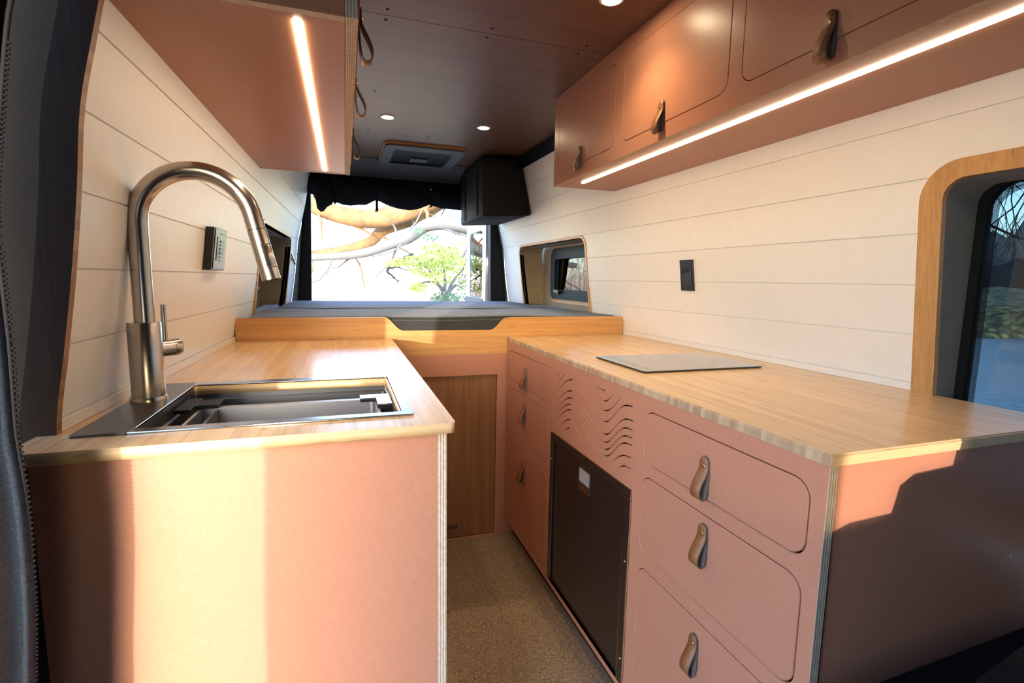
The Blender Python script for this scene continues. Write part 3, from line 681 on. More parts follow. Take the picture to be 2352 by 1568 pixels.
# ------------------------------------------------------------------ overhead cabinets
UZ = .422; UX = .903
ru = thing('overhead_cabinet', 'orange-brown overhead cabinet with leather pulls above the window wall', 'cabinet', (1.08, 1.2, ZT))
doors = [(1.612, 2.098, .468, .752), (1.062, 1.560, .468, .752), (.520, 1.020, .468, .752), (.05, .47, .468, .752)]
PY = [(1.876, .512), (1.333, .514), (.786, .504), (.26, .508)]
obj('face_panel', panel([(.0, UZ), (2.145, UZ), (2.145, ZT-.002), (.0, ZT-.002)], [rrect(a, b, c, d, .036) for a, b, c, d in doors], .018, 'x', UX+.009), 'terra', ru)
bm = bm_new(); box(bm, UX+.04, UX+.05, .01, 2.13, UZ+.02, ZT-.003); obj('inner_void', bm, 'void', ru)
bm = bm_new(); box(bm, UX+.0003, UX+.0177, .0, 2.145, UZ-.0006, UZ); obj('plywood_edge', bm, 'ply_xo', ru)
bm = bm_new(); box(bm, UX+.018, 1.262, .0, 2.143, UZ+.0005, UZ+.018); obj('underside_panel', bm, 'terra', ru)
bm = bm_new(); v = [(UX+.018, UZ+.018), (1.255, UZ+.018), (1.21, .61), (1.185, ZT-.002), (UX+.018, ZT-.002)]
a = [bm.verts.new((p[0], 2.125, p[1])) for p in v]; b = [bm.verts.new((p[0], 2.143, p[1])) for p in v]; bm.faces.new(a); bm.faces.new(b[::-1])
for i in range(5): bm.faces.new((a[i], a[(i+1) % 5], b[(i+1) % 5], b[i]))
obj('end_panel', bm, 'terra', ru)
for (y0, y1, z0, z1), (py, prz) in zip(doors, PY):
    g = .0022; d = obj('door', plate(rrect(y0+g, y1-g, z0+g, z1-g, .034), .018, 'x', UX-.0004, .0012), 'terra', ru); pull(UX-.0004, py, prz, -1, d, 1.05)
def led(x, y0, y1, parent, w=.0065):
    bm = bm_new(); ol = rrect(x-w, x+w, y0, y1, w*.95, 6); A = [bm.verts.new((p[0], p[1], UZ-.0022)) for p in ol]; Bq = [bm.verts.new((p[0], p[1], UZ+.0004)) for p in ol]
    bm.faces.new(A[::-1])
    for i in range(len(A)): bm.faces.new((A[i], A[(i+1) % len(A)], Bq[(i+1) % len(A)], Bq[i]))
    return obj('light_strip', bm, 'led', parent)
led(.985, .42, 2.02, ru, .0062)
lu = thing('overhead_cabinet', 'reddish-brown overhead cabinet above the sink seen from below', 'cabinet', (-.15, 1.6, ZT))
LY0, LY1 = .918, 2.26
bm = bm_new(); box(bm, .010, .030, LY0, LY1, UZ, ZT-.002); ff = obj('face_panel', bm, ['terra', 'ply_xo', 'ply_x'], lu)
for p in ff.data.polygons:
    if p.normal.z < -.5: p.material_index = 1
    if p.normal.y < -.5: p.material_index = 2
bm = bm_new(); box(bm, -.349, .0095, LY0+.018, LY1-.002, UZ+.0005, UZ+.018); obj('underside_panel', bm, 'terra', lu)
for y in (LY0, LY1-.018):
    bm = bm_new(); v = [(.0095, UZ-.0002 if y == LY0 else UZ), (-.346, UZ-.0002 if y == LY0 else UZ), (-.30, .64), (-.27, ZT-.002), (.0095, ZT-.002)]
    a = [bm.verts.new((p[0], y, p[1])) for p in v]; b = [bm.verts.new((p[0], y+.018, p[1])) for p in v]; bm.faces.new(a); bm.faces.new(b[::-1])
    for i in range(5):
        f = bm.faces.new((a[i], a[(i+1) % 5], b[(i+1) % 5], b[i])); f.material_index = 1 if i == 0 else 0
    obj('end_panel', bm, ['terra', 'ply_yo' if 'ply_yo' in M else 'terra'], lu)
for (y0, y1), py in zip(((.94, 1.36), (1.39, 1.80), (1.83, 2.24)), (1.075, 1.415, 1.90)):
    d = obj('door', plate(rrect(y0, y1, .452, .765, .034)[::-1], -.004, 'x', .0345, .001), 'terra', lu); pull(.0345, py, .492, 1, d, 1.12)
led(-.0655, .955, 2.205, lu, .0068)
# ------------------------------------------------------------------ cooktop, wall plates
ck = thing('cooktop', 'thin black glass induction cooktop lying on the right worktop', 'cooktop', (1.01, 1.38, ZC))
ol = rrect(.800, 1.232, 1.205, 1.500, .006, 4)
bm = bm_new(); A = [bm.verts.new((p[0], p[1], ZC+.0003)) for p in rrect(.806, 1.226, 1.211, 1.494, .006, 4)]; Bq = [bm.verts.new((p[0], p[1], ZC+.0045)) for p in ol]; Cq = [bm.verts.new((p[0], p[1], ZC+.0062)) for p in rrect(.8012, 1.2308, 1.2062, 1.4988, .006, 4)]
for P, Q in ((A, Bq), (Bq, Cq)):
    for i in range(len(P)): bm.faces.new((P[i], P[(i+1) % len(P)], Q[(i+1) % len(P)], Q[i]))
bm.faces.new(Cq); bm.faces.new(A[::-1]); obj('glass_plate', bm, 'blackglass', ck)
bm = bm_new(); z = ZC+.0063
def ringmark(r, w, c):
    n = 48; a = [bm.verts.new((c[0]+r*cos(2*pi*k/n), c[1]+r*sin(2*pi*k/n), z)) for k in range(n)]; b = [bm.verts.new((c[0]+(r+w)*cos(2*pi*k/n), c[1]+(r+w)*sin(2*pi*k/n), z)) for k in range(n)]
    for k in range(n): bm.faces.new((a[k], a[(k+1) % n], b[(k+1) % n], b[k]))
ringmark(.085, .0012, (1.06, 1.35)); ringmark(.03, .001, (1.06, 1.35)); quad(bm, [(.838, 1.206, z), (.8388, 1.206, z), (.8388, 1.499, z), (.838, 1.499, z)])
M['mark2'] = mat('grey printed ring', (.16, .15, .14), .2); obj('burner_ring', bm, 'mark2', ck)
bm = bm_new()
for (mx, my, r) in ((.862, 1.272, .0045), (.862, 1.306, .0045)):
    for k in range(4):
        a = k*pi/2; quad(bm, [(mx, my, z), (mx+r*.35*cos(a-.8), my+r*.35*sin(a-.8), z), (mx+r*1.6*cos(a), my+r*1.6*sin(a), z), (mx+r*.35*cos(a+.8), my+r*.35*sin(a+.8), z)])
for my in (1.34, 1.352, 1.364, 1.376, 1.40, 1.412, 1.424): box(bm, .858, .862, my, my+.006, z, z+.0001)
box(bm, .872, .8745, 1.34, 1.40, z, z+.0001); obj('control_symbols', bm, 'mark', ck)
def wall_frame(side, y, z0, z1):
    """origin and axes of a plate lying on the leaning wall"""
    p0 = Vector((wx(side, z0, y), y, z0)); p1 = Vector((wx(side, z1, y), y, z1)); return p0, (p1-p0).normalized()
def wall_plate(side, y0, y1, z0, z1, d, off=.0):
    """box on the wall: d thick towards the room"""
    bm = bmesh.new(); vs = []
    for z in (z0, z1):
        for y in (y0, y1):
            for k in (off, off+d): vs.append(bm.verts.new((wx(side, z, y) - side*k, y, z)))
    for a in ((0, 1, 3, 2), (4, 6, 7, 5), (0, 4, 5, 1), (2, 3, 7, 6), (0, 2, 6, 4), (1, 5, 7, 3)): bm.faces.new([vs[i] for i in a])
    return bm
op = thing('outlet_plate', 'narrow black switch plate on the white wall above the cooktop', 'outlet', (wx(1, .03, 1.67), 1.67, .03))
b = wall_plate(1, 1.630, 1.706, -.029, .091, .006, .0005); bevel(b, .001, 1); obj('plate', b, 'black', op)
b = wall_plate(1, 1.640, 1.696, -.008, .070, .002, .0064); bevel(b, .0006, 1); obj('insert', b, 'blackglass', op)
for y, z in ((1.668, -.019), (1.668, .082), (1.655, -.003)):
    bm = bm_new(); lathe(bm, [(.003, 0), (.003, .001), (.001, .0014)], (wx(1, z, y)-.0063 if z != -.003 else wx(1, z, y)-.0083, y, z), 12, Vector((-1, 0, 0))); obj('screw', bm, 'greyplastic', op)
sp = thing('control_panel', 'black control panel with a grey button face on the cream wall behind the faucet', 'panel', (wx(-1, .08, 1.73), 1.73, .08))
b = wall_plate(-1, 1.655, 1.800, .014, .137, .022, .0005); bevel(b, .0012, 1); obj('housing', b, 'black', sp)
b = wall_plate(-1, 1.668, 1.796, .019, .134, .0018, .0226); obj('button_face', b, 'display', sp)
b = wall_plate(-1, 1.690, 1.712, .042, .112, .001, .0245); obj('screen_slot', b, 'black', sp)
for i, (zz0, hgt) in enumerate(((.040, .004), (.050, .006), (.060, .010), (.074, .008), (.086, .005), (.095, .008), (.120, .004))):
    b = wall_plate(-1, 1.725, 1.765, zz0, zz0+hgt, .001, .0245); obj('button', b, 'black', sp)
# ------------------------------------------------------------------ ceiling lights and vent
for x, y, lab in ((.221, 2.683, 'round recessed ceiling light nearer the sink side, before the roof vent'), (.717, 2.677, 'round recessed ceiling light nearer the window side, before the roof vent'), (.739, 1.366, 'round recessed ceiling light at the top edge, above the overhead doors'), (.23, 1.36, 'round recessed ceiling light nearest the viewer on the sink side')):
    t = thing('ceiling_light', lab, 'light', (x, y, ZT), 'round recessed ceiling lights')
    bm = bm_new(); lathe(bm, [(.037, 0), (.037, -.002), (.034, -.004), (.029, -.004), (.028, -.001)], (x, y, ZT), 36); obj('trim_ring', bm, 'white', t, sharp=35)
    bm = bm_new(); lathe(bm, [(.028, -.001), (.027, -.0035), (.001, -.0042)], (x, y, ZT), 36); obj('lens', bm, 'spot', t)
    ld = bpy.data.lights.new('spot_lamp', 'SPOT'); ld.energy = 14; ld.color = (1, .69, .36); ld.spot_size = radians(125); ld.spot_blend = .8; ld.shadow_soft_size = .025
    lo_ = bpy.data.objects.new('lamp', ld); COL.objects.link(lo_); setp(lo_, t); lo_.location = (x, y, ZT-.008)
vt = thing('roof_vent', 'grey framed roof vent with a dark insect screen in the ceiling above the bed', 'vent', (.48, 3.44, ZT))
bm = bm_new(); frame_ring(bm, rrect(.245, .735, 3.135, 3.745, .045), rrect(.305, .672, 3.235, 3.625, .022), ZT-.022, ZT, lambda p, d: (p[0], p[1], d)); obj('frame', bm, 'greyplastic', vt)
bm = bm_new(); frame_ring(bm, rrect(.238, .742, 3.128, 3.752, .05), rrect(.245, .735, 3.135, 3.745, .045), ZT-.012, ZT, lambda p, d: (p[0], p[1], d)); obj('bamboo_edge', bm, 'bam_x', vt)
bm = bm_new(); box(bm, .305, .672, 3.235, 3.625, ZT-.010, ZT-.006); obj('insect_screen', bm, 'rubber', vt)
bm = bm_new(); frame_ring(bm, rrect(.307, .670, 3.237, 3.623, .02), rrect(.320, .657, 3.250, 3.610, .015), ZT-.017, ZT-.010, lambda p, d: (p[0], p[1], d)); obj('screen_frame', bm, 'black', vt)
bm = bm_new(); box(bm, .43, .545, 3.44, 3.53, ZT-.022, ZT-.010); bevel(bm, .004); obj('handle', bm, 'greyplastic', vt)
# ------------------------------------------------------------------ rear: rolled screen, hanging box, reading light, open door
rs = thing('rolled_screen', 'black insect screen rolled up and strapped at the top of the rear doorway', 'screen', (.43, RY-.03, .62))
bot = [(-.232, .575), (-.200, .572), (-.181, .535), (-.174, .478), (-.150, .456), (-.130, .462), (-.106, .492), (-.075, .512), (-.058, .534), (-.045, .528), (.0, .514), (.05, .510), (.10, .518), (.16, .522), (.20, .545), (.228, .559), (.26, .552), (.30, .534), (.345, .520), (.40, .508), (.4727, .504), (.53, .514), (.58, .535), (.620, .553), (.66, .543), (.70, .532), (.78, .528), (.88, .527), (1.0, .520), (1.13, .51)]
bm = bm_new(); prev = None
for i, (x, zb) in enumerate(bot):
    zt = .72; r = (zt-zb)*.5; col = []
    for k in range(13):
        a = pi*k/12; z = zb + (zt-zb)*(k/12); col.append(bm.verts.new((x, RY-.025-.055*sin(min(pi, a*1.0))*(.8+.2*sin(x*31+z*40)), z)))
    for k in range(13): col.append(bm.verts.new((x, RY-.01, zt-(zt-zb)*k/12)))
    if prev:
        for k in range(26): bm.faces.new((prev[k], prev[(k+1) % 26], col[(k+1) % 26], col[k]))
    else: bm.faces.new(col[::-1])
    prev = col
bm.faces.new(prev); obj('rolled_fabric', bm, 'blackfab', rs, smooth=True)
for x, zb in ((-.052, .515), (.231, .478), (.622, .532)):
    bm = bm_new(); box(bm, x-.009, x+.009, RY-.088, RY-.084, zb, .70); box(bm, x-.009, x+.009, RY-.088, RY-.015, zb, zb+.005); obj('strap', bm, 'blackfab', rs)
for x, z in ((.62, .655), (.87, .645)):
    bm = bm_new(); lathe(bm, [(.009, 0), (.009, .004), (.005, .007), (.001, .008)], (x, RY-.083, z), 14, Vector((0, -1, 0))); obj('snap', bm, 'chrome', rs)
hb = thing('hanging_bag', 'boxy black fabric bag hung high on the wall beside the rear doorway', 'bag', (1.05, 3.5, .42))
bm = bm_new(); v = []
for y in (3.15, 3.80):
    rx = .025*(y-3.15)
    v += [bm.verts.new((.846, y, .402)), bm.verts.new((wx(1, .43, y)-.006, y, .425)), bm.verts.new((wx(1, .78, y)-.03, y, .785)), bm.verts.new((.838, y, .772))]
bm.faces.new(v[:4]); bm.faces.new(v[4:][::-1])
for i in range(4): bm.faces.new((v[i], v[(i+1) % 4], v[4+(i+1) % 4], v[4+i]))
bmesh.ops.recalc_face_normals(bm, faces=list(bm.faces)); bevel(bm, .018, 3)
obj('bag_body', bm, 'blackfab', hb, smooth=True)
for y in (3.28, 3.62):
    bm = bm_new(); box(bm, .834, .8385, y, y+.03, .42, .78); obj('strap', bm, 'blackfab', hb)
rl = thing('reading_light', 'small silver rod shaped reading light on the left wall beyond the niche', 'lamp', (-.355, 3.62, .12))
bm = bm_new(); d0 = Vector((-.334, 3.575, .155)); d1 = Vector((-.306, 3.575, .078)); tube(bm, [d0, d1], .0105, 18); obj('barrel', bm, 'chrome', rl, sharp=40)
bm = bm_new(); tube(bm, [Vector((wx(-1, .13, 3.59)+.001, 3.59, .135)), (d0+d1)/2+Vector((-.008, 0, .012))], .006, 12); obj('mount', bm, 'chrome', rl)
od = thing('rear_door', 'open pale rear van door seen edge-on at the right of the doorway', 'door', (1.17, 4.0, -1.2))
bm = bm_new()
def slab(x0, y0, x1, y1, z0, z1, t, hole=None, nm='door_skin', m='vanwhite'):
    L0 = Vector((x1-x0, y1-y0)); Ln = L0.length; dx = L0/Ln; nn = Vector((-dx.y, dx.x))
    bm = panel([(0, z0), (Ln, z0), (Ln, z1-.12), (Ln-.10, z1), (.10, z1), (0, z1-.12)], hole or [], t, 'y', 0)
    for v in bm.verts: a, w, z = v.co; v.co = (x0+dx.x*a+nn.x*w, y0+dx.y*a+nn.y*w, z)
    return obj(nm, bm, m, od)
slab(1.13, 4.02, 1.16, 4.82, -1.15, .78, .05, [rrect(.12, .68, -.16, .42, .07)])
bm = bm_new(); box(bm, 1.138, 1.146, 4.13, 4.71, -.17, .43); obj('pane', bm, 'tint2', od)
bm = bm_new(); box(bm, 1.10, 1.125, 4.10, 4.74, -.42, -.16); bevel(bm, .01); obj('inner_trim', bm, 'greyplastic', od)
# ------------------------------------------------------------------ curtain with zip by the sliding door
E_ = [(.79, -.315), (.60, -.315), (.47, -.318), (.42, -.3165), (.385, -.3175), (.33, -.326), (.28, -.3395), (.20, -.352), (.10, -.366), (.05, -.370), (.011, -.3697), (-.05, -.3692), (-.089, -.3692), (-.14, -.3705), (-.194, -.3716), (-.25, -.369), (-.304, -.3685), (-.36, -.370), (-.418, -.3727), (-.50, -.379), (-.60, -.386), (-.75, -.392), (-.95, -.396), (-1.15, -.40)]
E_ = [(z, x-.004) for z, x in E_]
ct = thing('curtain', 'dark canvas curtain with a black zip edge hanging at the left of the sink cabinet', 'curtain', (-.42, .68, ZF))
def cat(P, n=4):
    o_ = []
    for i in range(len(P)-1):
        for k in range(n):
            t = k/n; p = [Vector(P[max(0, min(len(P)-1, q))]) for q in (i-1, i, i+1, i+2)]
            o_.append(.5*((2*p[1]) + (-p[0]+p[2])*t + (2*p[0]-5*p[1]+4*p[2]-p[3])*t*t + (-p[0]+3*p[1]-3*p[2]+p[3])*t**3))
    o_.append(Vector(P[-1])); return o_
ED = cat(E_)
CP = [(-.47*s, -.90*s) for s in (0, .01, .02, .03, .045, .06)] + [(-.045, -.068), (-.065, -.080), (-.095, -.085), (-.14, -.08), (-.19, -.06), (-.23, -.01), (-.25, .04), (-.255, .10), (-.25, .15)]  # outer part runs on out of view, shaped to block side light
bm = bm_new(); rows = []; YE = .732
for z, x in ED:
    r = []
    for k in range(15):
        px_, py_ = CP[k]; fold = .004*sin(k*1.3+z*3) + .005*sin(z*5.+k*.35)*min(1, k/5)
        r.append(bm.verts.new((x + px_ - fold*.8, YE + py_ + fold*.3, z)))
    rows.append(r)
for a, b in zip(rows, rows[1:]):
    for k in range(14):
        f = bm.faces.new((a[k], b[k], b[k+1], a[k+1])); f.smooth = True; f.material_index = 1 if a[0].co.z > .06 else 0  # black above, blue below: the fall of light put in as two cloths
g = bmesh.ops.extrude_face_region(bm, geom=list(bm.faces)); bmesh.ops.translate(bm, verts=[v for v in g['geom'] if isinstance(v, bmesh.types.BMVert)], vec=(-.003, .001, 0))
obj('curtain_cloth', bm, ['canvas', 'blackfab'], ct)
bm = bm_new(); tube(bm, [(x+.0005, YE+.0005, z) for z, x in ED], .0028, 8); obj('zip_tape', bm, 'blackfab', ct)
bm = bm_new(); lenacc = 0; last = None
for (z, x), (z2, x2) in zip(ED, ED[1:]):
    d = sqrt((z2-z)**2+(x2-x)**2); n = max(1, int(d/.0052))
    for q in range(n):
        t = q/n; zz_, xx_ = z+(z2-z)*t, x+(x2-x)*t
        if zz_ < .25: box(bm, xx_+.001, xx_+.0052, YE-.0012, YE+.0015, zz_-.0010, zz_+.0010)
obj('zip_teeth', bm, 'zip', ct)
# ------------------------------------------------------------------ cab seat (unseen back, outlined to shade the end panel)
cs = thing('cab_seat', 'black vinyl cab seat in front of the right base cabinet', 'seat', (.95, .1, ZF))
bm = bm_new(); ol = [(.55, -1.15), (.55, -.45), (.585, -.385), (.66, -.362), (.755, -.358), (.768, -.312), (.80, -.295), (.895, -.290), (.905, -.24), (.92, -.12), (.97, -.08), (1.12, -.08), (1.17, -.12), (1.18, -.26), (1.22, -.30), (1.30, -.33), (1.33, -.40), (1.33, -1.15)]
A = [bm.verts.new((p[0], .18, p[1])) for p in ol]; Bq = [bm.verts.new((p[0], .28, p[1])) for p in ol]; bm.faces.new(A); bm.faces.new(Bq[::-1])
for i in range(len(A)): bm.faces.new((A[i], A[(i+1) % len(A)], Bq[(i+1) % len(A)], Bq[i]))
obj('shade_backrest', bm, 'seat', cs)
bm = bm_new(); v = [(.62, .285, -.60), (1.33, .285, -.575), (1.33, .50, -.592), (.62, .50, -.622), (.62, .285, -1.2), (1.33, .285, -1.2), (1.33, .50, -1.2), (.62, .50, -1.2)]
v = [bm.verts.new(p) for p in v]
for a in ((0, 1, 2, 3), (4, 7, 6, 5), (0, 4, 5, 1), (2, 6, 7, 3), (1, 5, 6, 2), (0, 3, 7, 4)): bm.faces.new([v[i] for i in a])
bmesh.ops.recalc_face_normals(bm, faces=list(bm.faces)); bevel(bm, .02, 3); obj('seat_base', bm, 'seat', cs, smooth=False)
# ------------------------------------------------------------------ outside
rnd = random.Random(7)
ZG = -1.9
bm = bm_new(); quad(bm, [(-60, -60, ZG), (4.5, -60, ZG), (4.5, 90, ZG), (-60, 90, ZG)]); obj('ground', bm, 'reedground', kind='structure')
bm = bm_new(); quad(bm, [(4.5, -60, ZG-.25), (70, -60, ZG-.25), (70, 90, ZG-.25), (4.5, 90, ZG-.25)]); o = obj('river', bm, 'water', kind='structure')
# reed bed behind the van
def reeds(n, x0, x1, y0, y1, h0, h1, seed, m, nm, lab):
    r = random.Random(seed); bm = bmesh.new()
    for i in range(n):
        x = r.uniform(x0, x1); y = r.uniform(y0, y1); h = r.uniform(h0, h1); a = r.uniform(0, pi); w = .012+.0015*y*.5; lx = r.uniform(-.12, .12)*h
        dx, dy = cos(a)*w, sin(a)*w
        quad(bm, [(x-dx, y-dy, ZG), (x+dx, y+dy, ZG), (x+dx*.5+lx, y+dy*.5, ZG+h), (x-dx*.5+lx, y-dy*.5, ZG+h)])
    o = obj(nm, bm, m); tag(o, lab, 'reeds', kind='stuff')
reeds(5200, -9, 9, 10, 20, 1.2, 2.1, 3, 'reed', 'reeds', 'pale dry reeds standing behind the open rear doorway')
# woods behind the reeds: many thin bare stems
def thicket(x0, x1, y0, y1, n, h, seed, m, nm, lab, cat_, rad=.03, zb=ZG):
    r = random.Random(seed); bm = bmesh.new()
    for i in range(n):
        x = r.uniform(x0, x1); y = r.uniform(y0, y1); hh = h*r.uniform(.6, 1.1)
        p = Vector((x, y, zb)); d = Vector((r.uniform(-.25, .25), 0, 1)); pts = [p]
        for k in range(5): d = (d + Vector((r.uniform(-.25, .25), 0, 0))).normalized(); p = p + d*hh/5; pts.append(p.copy())
        tube(bm, pts, [rad*(1-q/6) for q in range(6)], 4, cap=False)
        for b in range(7):
            s = pts[r.randint(1, 4)]; dd = Vector((r.uniform(-1, 1), r.uniform(-.3, .3), r.uniform(.2, 1))).normalized()*hh*.22
            tube(bm, [s, s+dd*.6+Vector((0, 0, .05)), s+dd], [rad*.4, rad*.3, rad*.15], 3, cap=False)
    o = obj(nm, bm, m); tag(o, lab, cat_, kind='stuff')
thicket(-12, 14, 22, 32, 150, 5.2, 5, 'haze', 'bare_thicket', 'pale bare thicket on the far side of the reeds', 'thicket', .045)
thicket(-9, 5, 20.5, 22, 260, 3.2, 15, 'haze', 'bare_thicket', 'low pale brush rising just above the reeds', 'thicket', .02)
def pix(a, b, y):
    d = fwd + rv*(a-1176)/1146.9 - uv*(b-784)/1146.9; return d*(y/d.y)
def limb(P, R, y, nm, m, lab, twigs=6, seed=1, tm=None, catn='branch', sp=.6, parts=True):
    """a limb grown through the open air behind the van; P are picture points at depth y (world metres result)"""
    pts = [pix(a, b, yy) for a, b, yy in P]; sm = cat([tuple(p) for p in pts], 5) if len(pts) > 2 else pts
    n = len(sm); rad = [R[0]+(R[-1]-R[0])*i/(n-1) for i in range(n)]
    bm = bmesh.new(); tube(bm, sm, rad, 10)
    r = random.Random(seed)
    for i in range(twigs):
        k = r.randint(1, n-2); p = Vector(sm[k]); d = Vector((r.uniform(-1, 1), r.uniform(-.4, .4), r.uniform(-1, .8))).normalized(); q = [p]
        for s in range(5): d = (d+Vector((r.uniform(-.4, .4), r.uniform(-.2, .2), r.uniform(-.4, .4)))).normalized(); p = p+d*sp*.2; q.append(p.copy())
        tube(bm, q, [rad[k]*.22*(1-s/6.5)+.004 for s in range(6)], 5, cap=False)
        s0 = q[2]; d2 = Vector((r.uniform(-1, 1), 0, r.uniform(-1, 1)))*sp*.35; tube(bm, [s0, s0+d2*.5+Vector((.03, 0, .02)), s0+d2], [.006, .005, .003], 4, cap=False)
    o = obj(nm, bm, m); return tag(o, lab, catn, 'tree limbs seen through the rear doorway' if nm == 'tree_limb' else None)
limb([(690, 455, 7.2), (735, 478, 7.2), (790, 495, 7.2), (850, 503, 7.2), (900, 495, 7.2), (945, 478, 7.2), (1000, 452, 7.2), (1060, 430, 7.2)], (.10, .17), 7, 'tree_limb', 'bark', 'thick golden tree limb sagging across the top of the rear view', 6, 11)
limb([(690, 590, 7.6), (740, 582, 7.6), (800, 572, 7.6), (850, 555, 7.6), (880, 528, 7.6), (930, 510, 7.6), (975, 490, 7.6), (1010, 465, 7.6), (1060, 440, 7.6)], (.055, .12), 7, 'tree_limb', 'bark', 'golden limb rising from the left middle of the rear view to its top', 8, 12)
limb([(700, 592, 6.9), (780, 588, 6.9), (840, 580, 6.9), (900, 560, 6.9), (940, 545, 6.9), (975, 520, 6.9), (1010, 512, 6.9), (1050, 515, 6.9), (1105, 530, 6.9), (1160, 560, 6.9)], (.04, .13), 7, 'tree_limb', 'greybark', 'grey-topped arching limb across the middle of the rear view', 9, 13)
limb([(905, 640, 6.6), (900, 632, 6.6), (890, 625, 6.6), (893, 615, 6.6), (905, 612, 6.6), (925, 595, 6.6), (950, 585, 6.6)], (.008, .03), 7, 'broken_twig', 'darkbark', 'small crooked dark twig hanging left of the yellow-green bush', 3, 14, sp=.3)
limb([(1105, 700, 6.4), (1108, 640, 6.4), (1100, 600, 6.4), (1092, 575, 6.4), (1080, 545, 6.4)], (.03, .008), 7, 'slender_branch', 'greybark', 'slender leafless branch leaning at the right side of the rear view', 8, 16, sp=.5)
# bush behind the van
bu = thing('leafy_bush', 'yellow-green leafy bush standing outside the rear doorway', 'bush', tuple(pix(1018, 700, 6.3)))
def bush_leaves(cs_, n, size, seed, spread):
    r = random.Random(seed); bm = bmesh.new()
    for cx_, cy_, rx_, rz_, k in cs_:
        for i in range(int(n*k)):
            a = r.uniform(0, 2*pi); q = sqrt(r.random()); p = pix(cx_+rx_*q*cos(a), cy_+rz_*q*sin(a), r.uniform(6.3-spread, 6.3+spread))
            u = Vector((r.gauss(0, 1), r.gauss(0, 1), r.gauss(0, 1))).normalized(); w_ = u.cross(Vector((r.gauss(0, 1), r.gauss(0, 1), r.gauss(0, 1)))).normalized(); s = size*r.uniform(.6, 1.3)
            quad(bm, [p-u*s, p+w_*s*.45, p+u*s, p-w_*s*.45])
    return bm
obj('foliage', bush_leaves([(1000, 595, 46, 20, .55), (950, 600, 45, 12, .35), (985, 615, 50, 20, .5), (1030, 585, 30, 18, .35), (905, 605, 22, 7, .12), (995, 570, 24, 12, .2), (1040, 605, 25, 22, .3), (1010, 640, 30, 14, .15), (960, 660, 22, 10, .15), (1060, 580, 30, 30, .12), (1075, 630, 30, 40, .15)], 900, .028, 4, .8), 'leaf', bu)
obj('low_foliage', bush_leaves([(1020, 690, 32, 20, 1.), (1065, 660, 35, 30, .4), (990, 545, 18, 10, .3), (960, 528, 10, 8, .1), (1040, 690, 50, 10, .5)], 340, .026, 9, .5), 'leaf2', bu)
bm = bm_new()
for a in ([(1022, 720), (1020, 680), (1005, 650), (985, 620), (960, 600)], [(1025, 720), (1022, 670), (1022, 640), (1018, 610), (1010, 575)], [(1027, 720), (1030, 670), (1045, 640), (1062, 620), (1075, 590)], [(1020, 690), (1040, 660), (1070, 645), (1090, 640)], [(1018, 665), (1000, 650), (975, 648), (950, 660)]):
    sm = cat([tuple(pix(p[0], p[1], 6.3)) for p in a], 4); tube(bm, sm, [.022*(1-i/len(sm))+.005 for i in range(len(sm))], 6)
obj('stem', bm, 'greybark', bu)
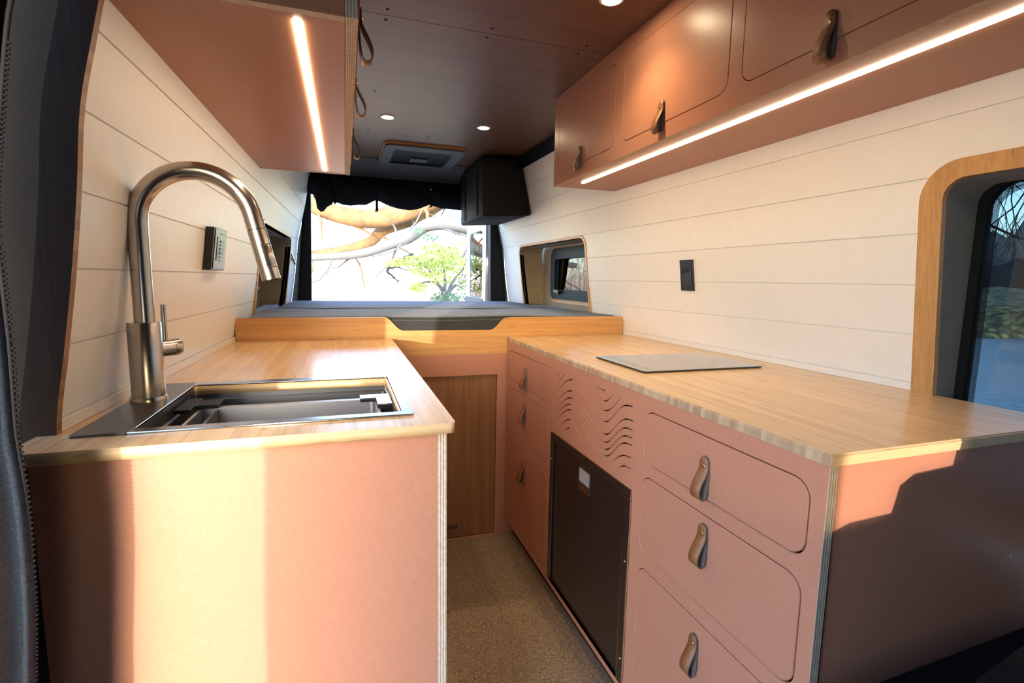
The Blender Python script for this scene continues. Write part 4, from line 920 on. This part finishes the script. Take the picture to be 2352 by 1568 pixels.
# riverside seen through the kitchen window: far woods, mossy banks, bare boughs
def mound(cx_, cy_, rx_, ry_, h, seed, m, nm, lab, cat_, z0, rag=.12):
    bm = bmesh.new(); r = random.Random(seed); nx, ny = (40, 18) if rag > .11 and h < 3 else (150, 8); g = []
    for i in range(nx+1):
        row = []
        for j in range(ny+1):
            u = -1+2*i/nx; w_ = -1+2*j/ny; e = max(0, 1-u*u)**.5*max(0, 1-w_*w_)**.5
            row.append(bm.verts.new((cx_+rx_*w_, cy_+ry_*u, z0 + h*e*(1+.25*sin(u*17+seed)*cos(w_*11)+r.uniform(-rag, rag)) - .05*(e == 0))))
        g.append(row)
    for i in range(nx):
        for j in range(ny): bm.faces.new((g[i][j], g[i+1][j], g[i+1][j+1], g[i][j+1])).smooth = True
    o = obj(nm, bm, m); tag(o, lab, cat_); return o
mound(46, 24, 17, 34, 1.95, 2, 'bank', 'river_bank', 'low mossy river bank seen through the kitchen window', 'river bank', ZG-.26)
mound(28.2, 16.3, 1.6, 2.4, .50, 5, 'bank', 'grass_hummock', 'mossy hummock at the water edge in the kitchen window', 'river bank', ZG-.26)
mound(66, 34, 4, 60, 4.6, 3, 'treeline', 'far_woods', 'dark wooded shore beyond the river in the kitchen window', 'woods', ZG-.3, .10)
mound(82, 42, 5, 75, 9.0, 9, 'greywood', 'far_woods', 'hazy grey woods rising behind the dark wooded shore', 'woods', ZG-.3, .13)
thicket(66, 78, 5, 75, 330, 9.5, 21, 'greywood', 'bare_thicket', 'bare grey stems rising above the wooded far shore', 'thicket', .09, ZG)
def boughs(nm, lab, roots, seed, depth=4):
    r = random.Random(seed); bm = bmesh.new()
    def grow(p, d, ln, rad, k):
        pts = [p]
        for i in range(4): d = (d+Vector((r.uniform(-.22, .22), r.uniform(-.22, .22), r.uniform(-.22, .16)))).normalized(); p = p+d*ln/4; pts.append(p.copy())
        tube(bm, pts, [rad*(1-.14*i) for i in range(5)], 5, cap=False)
        if k > 0:
            for q in range(3):
                s = pts[r.randint(1, 4)]; dd = (d+Vector((r.uniform(-.9, .9), r.uniform(-.9, .9), r.uniform(-.9, .5)))).normalized(); grow(s, dd, ln*.66, rad*.55, k-1)
    for p, d in roots: grow(Vector(p), Vector(d).normalized(), 1.9, .028, depth)
    tag(obj(nm, bm, 'darkbark'), lab, 'branches')
boughs('overhanging_boughs', 'bare dark boughs hanging over the water at the top of the kitchen window', [((6.6, 2.2, 1.75), (0, 1, -.1)), ((6.9, 2.6, 1.2), (-.1, 1, .1)), ((6.6, 2.0, 1.35), (-.2, 1, .02)), ((6.8, 1.6, 2.0), (-.1, 1, -.15)), ((6.4, 2.6, 2.4), (0, .9, -.35)), ((7.0, 2.2, 1.0), (0, 1, .15)), ((6.6, 4.6, 2.4), (0, -.5, -.6))], 8)
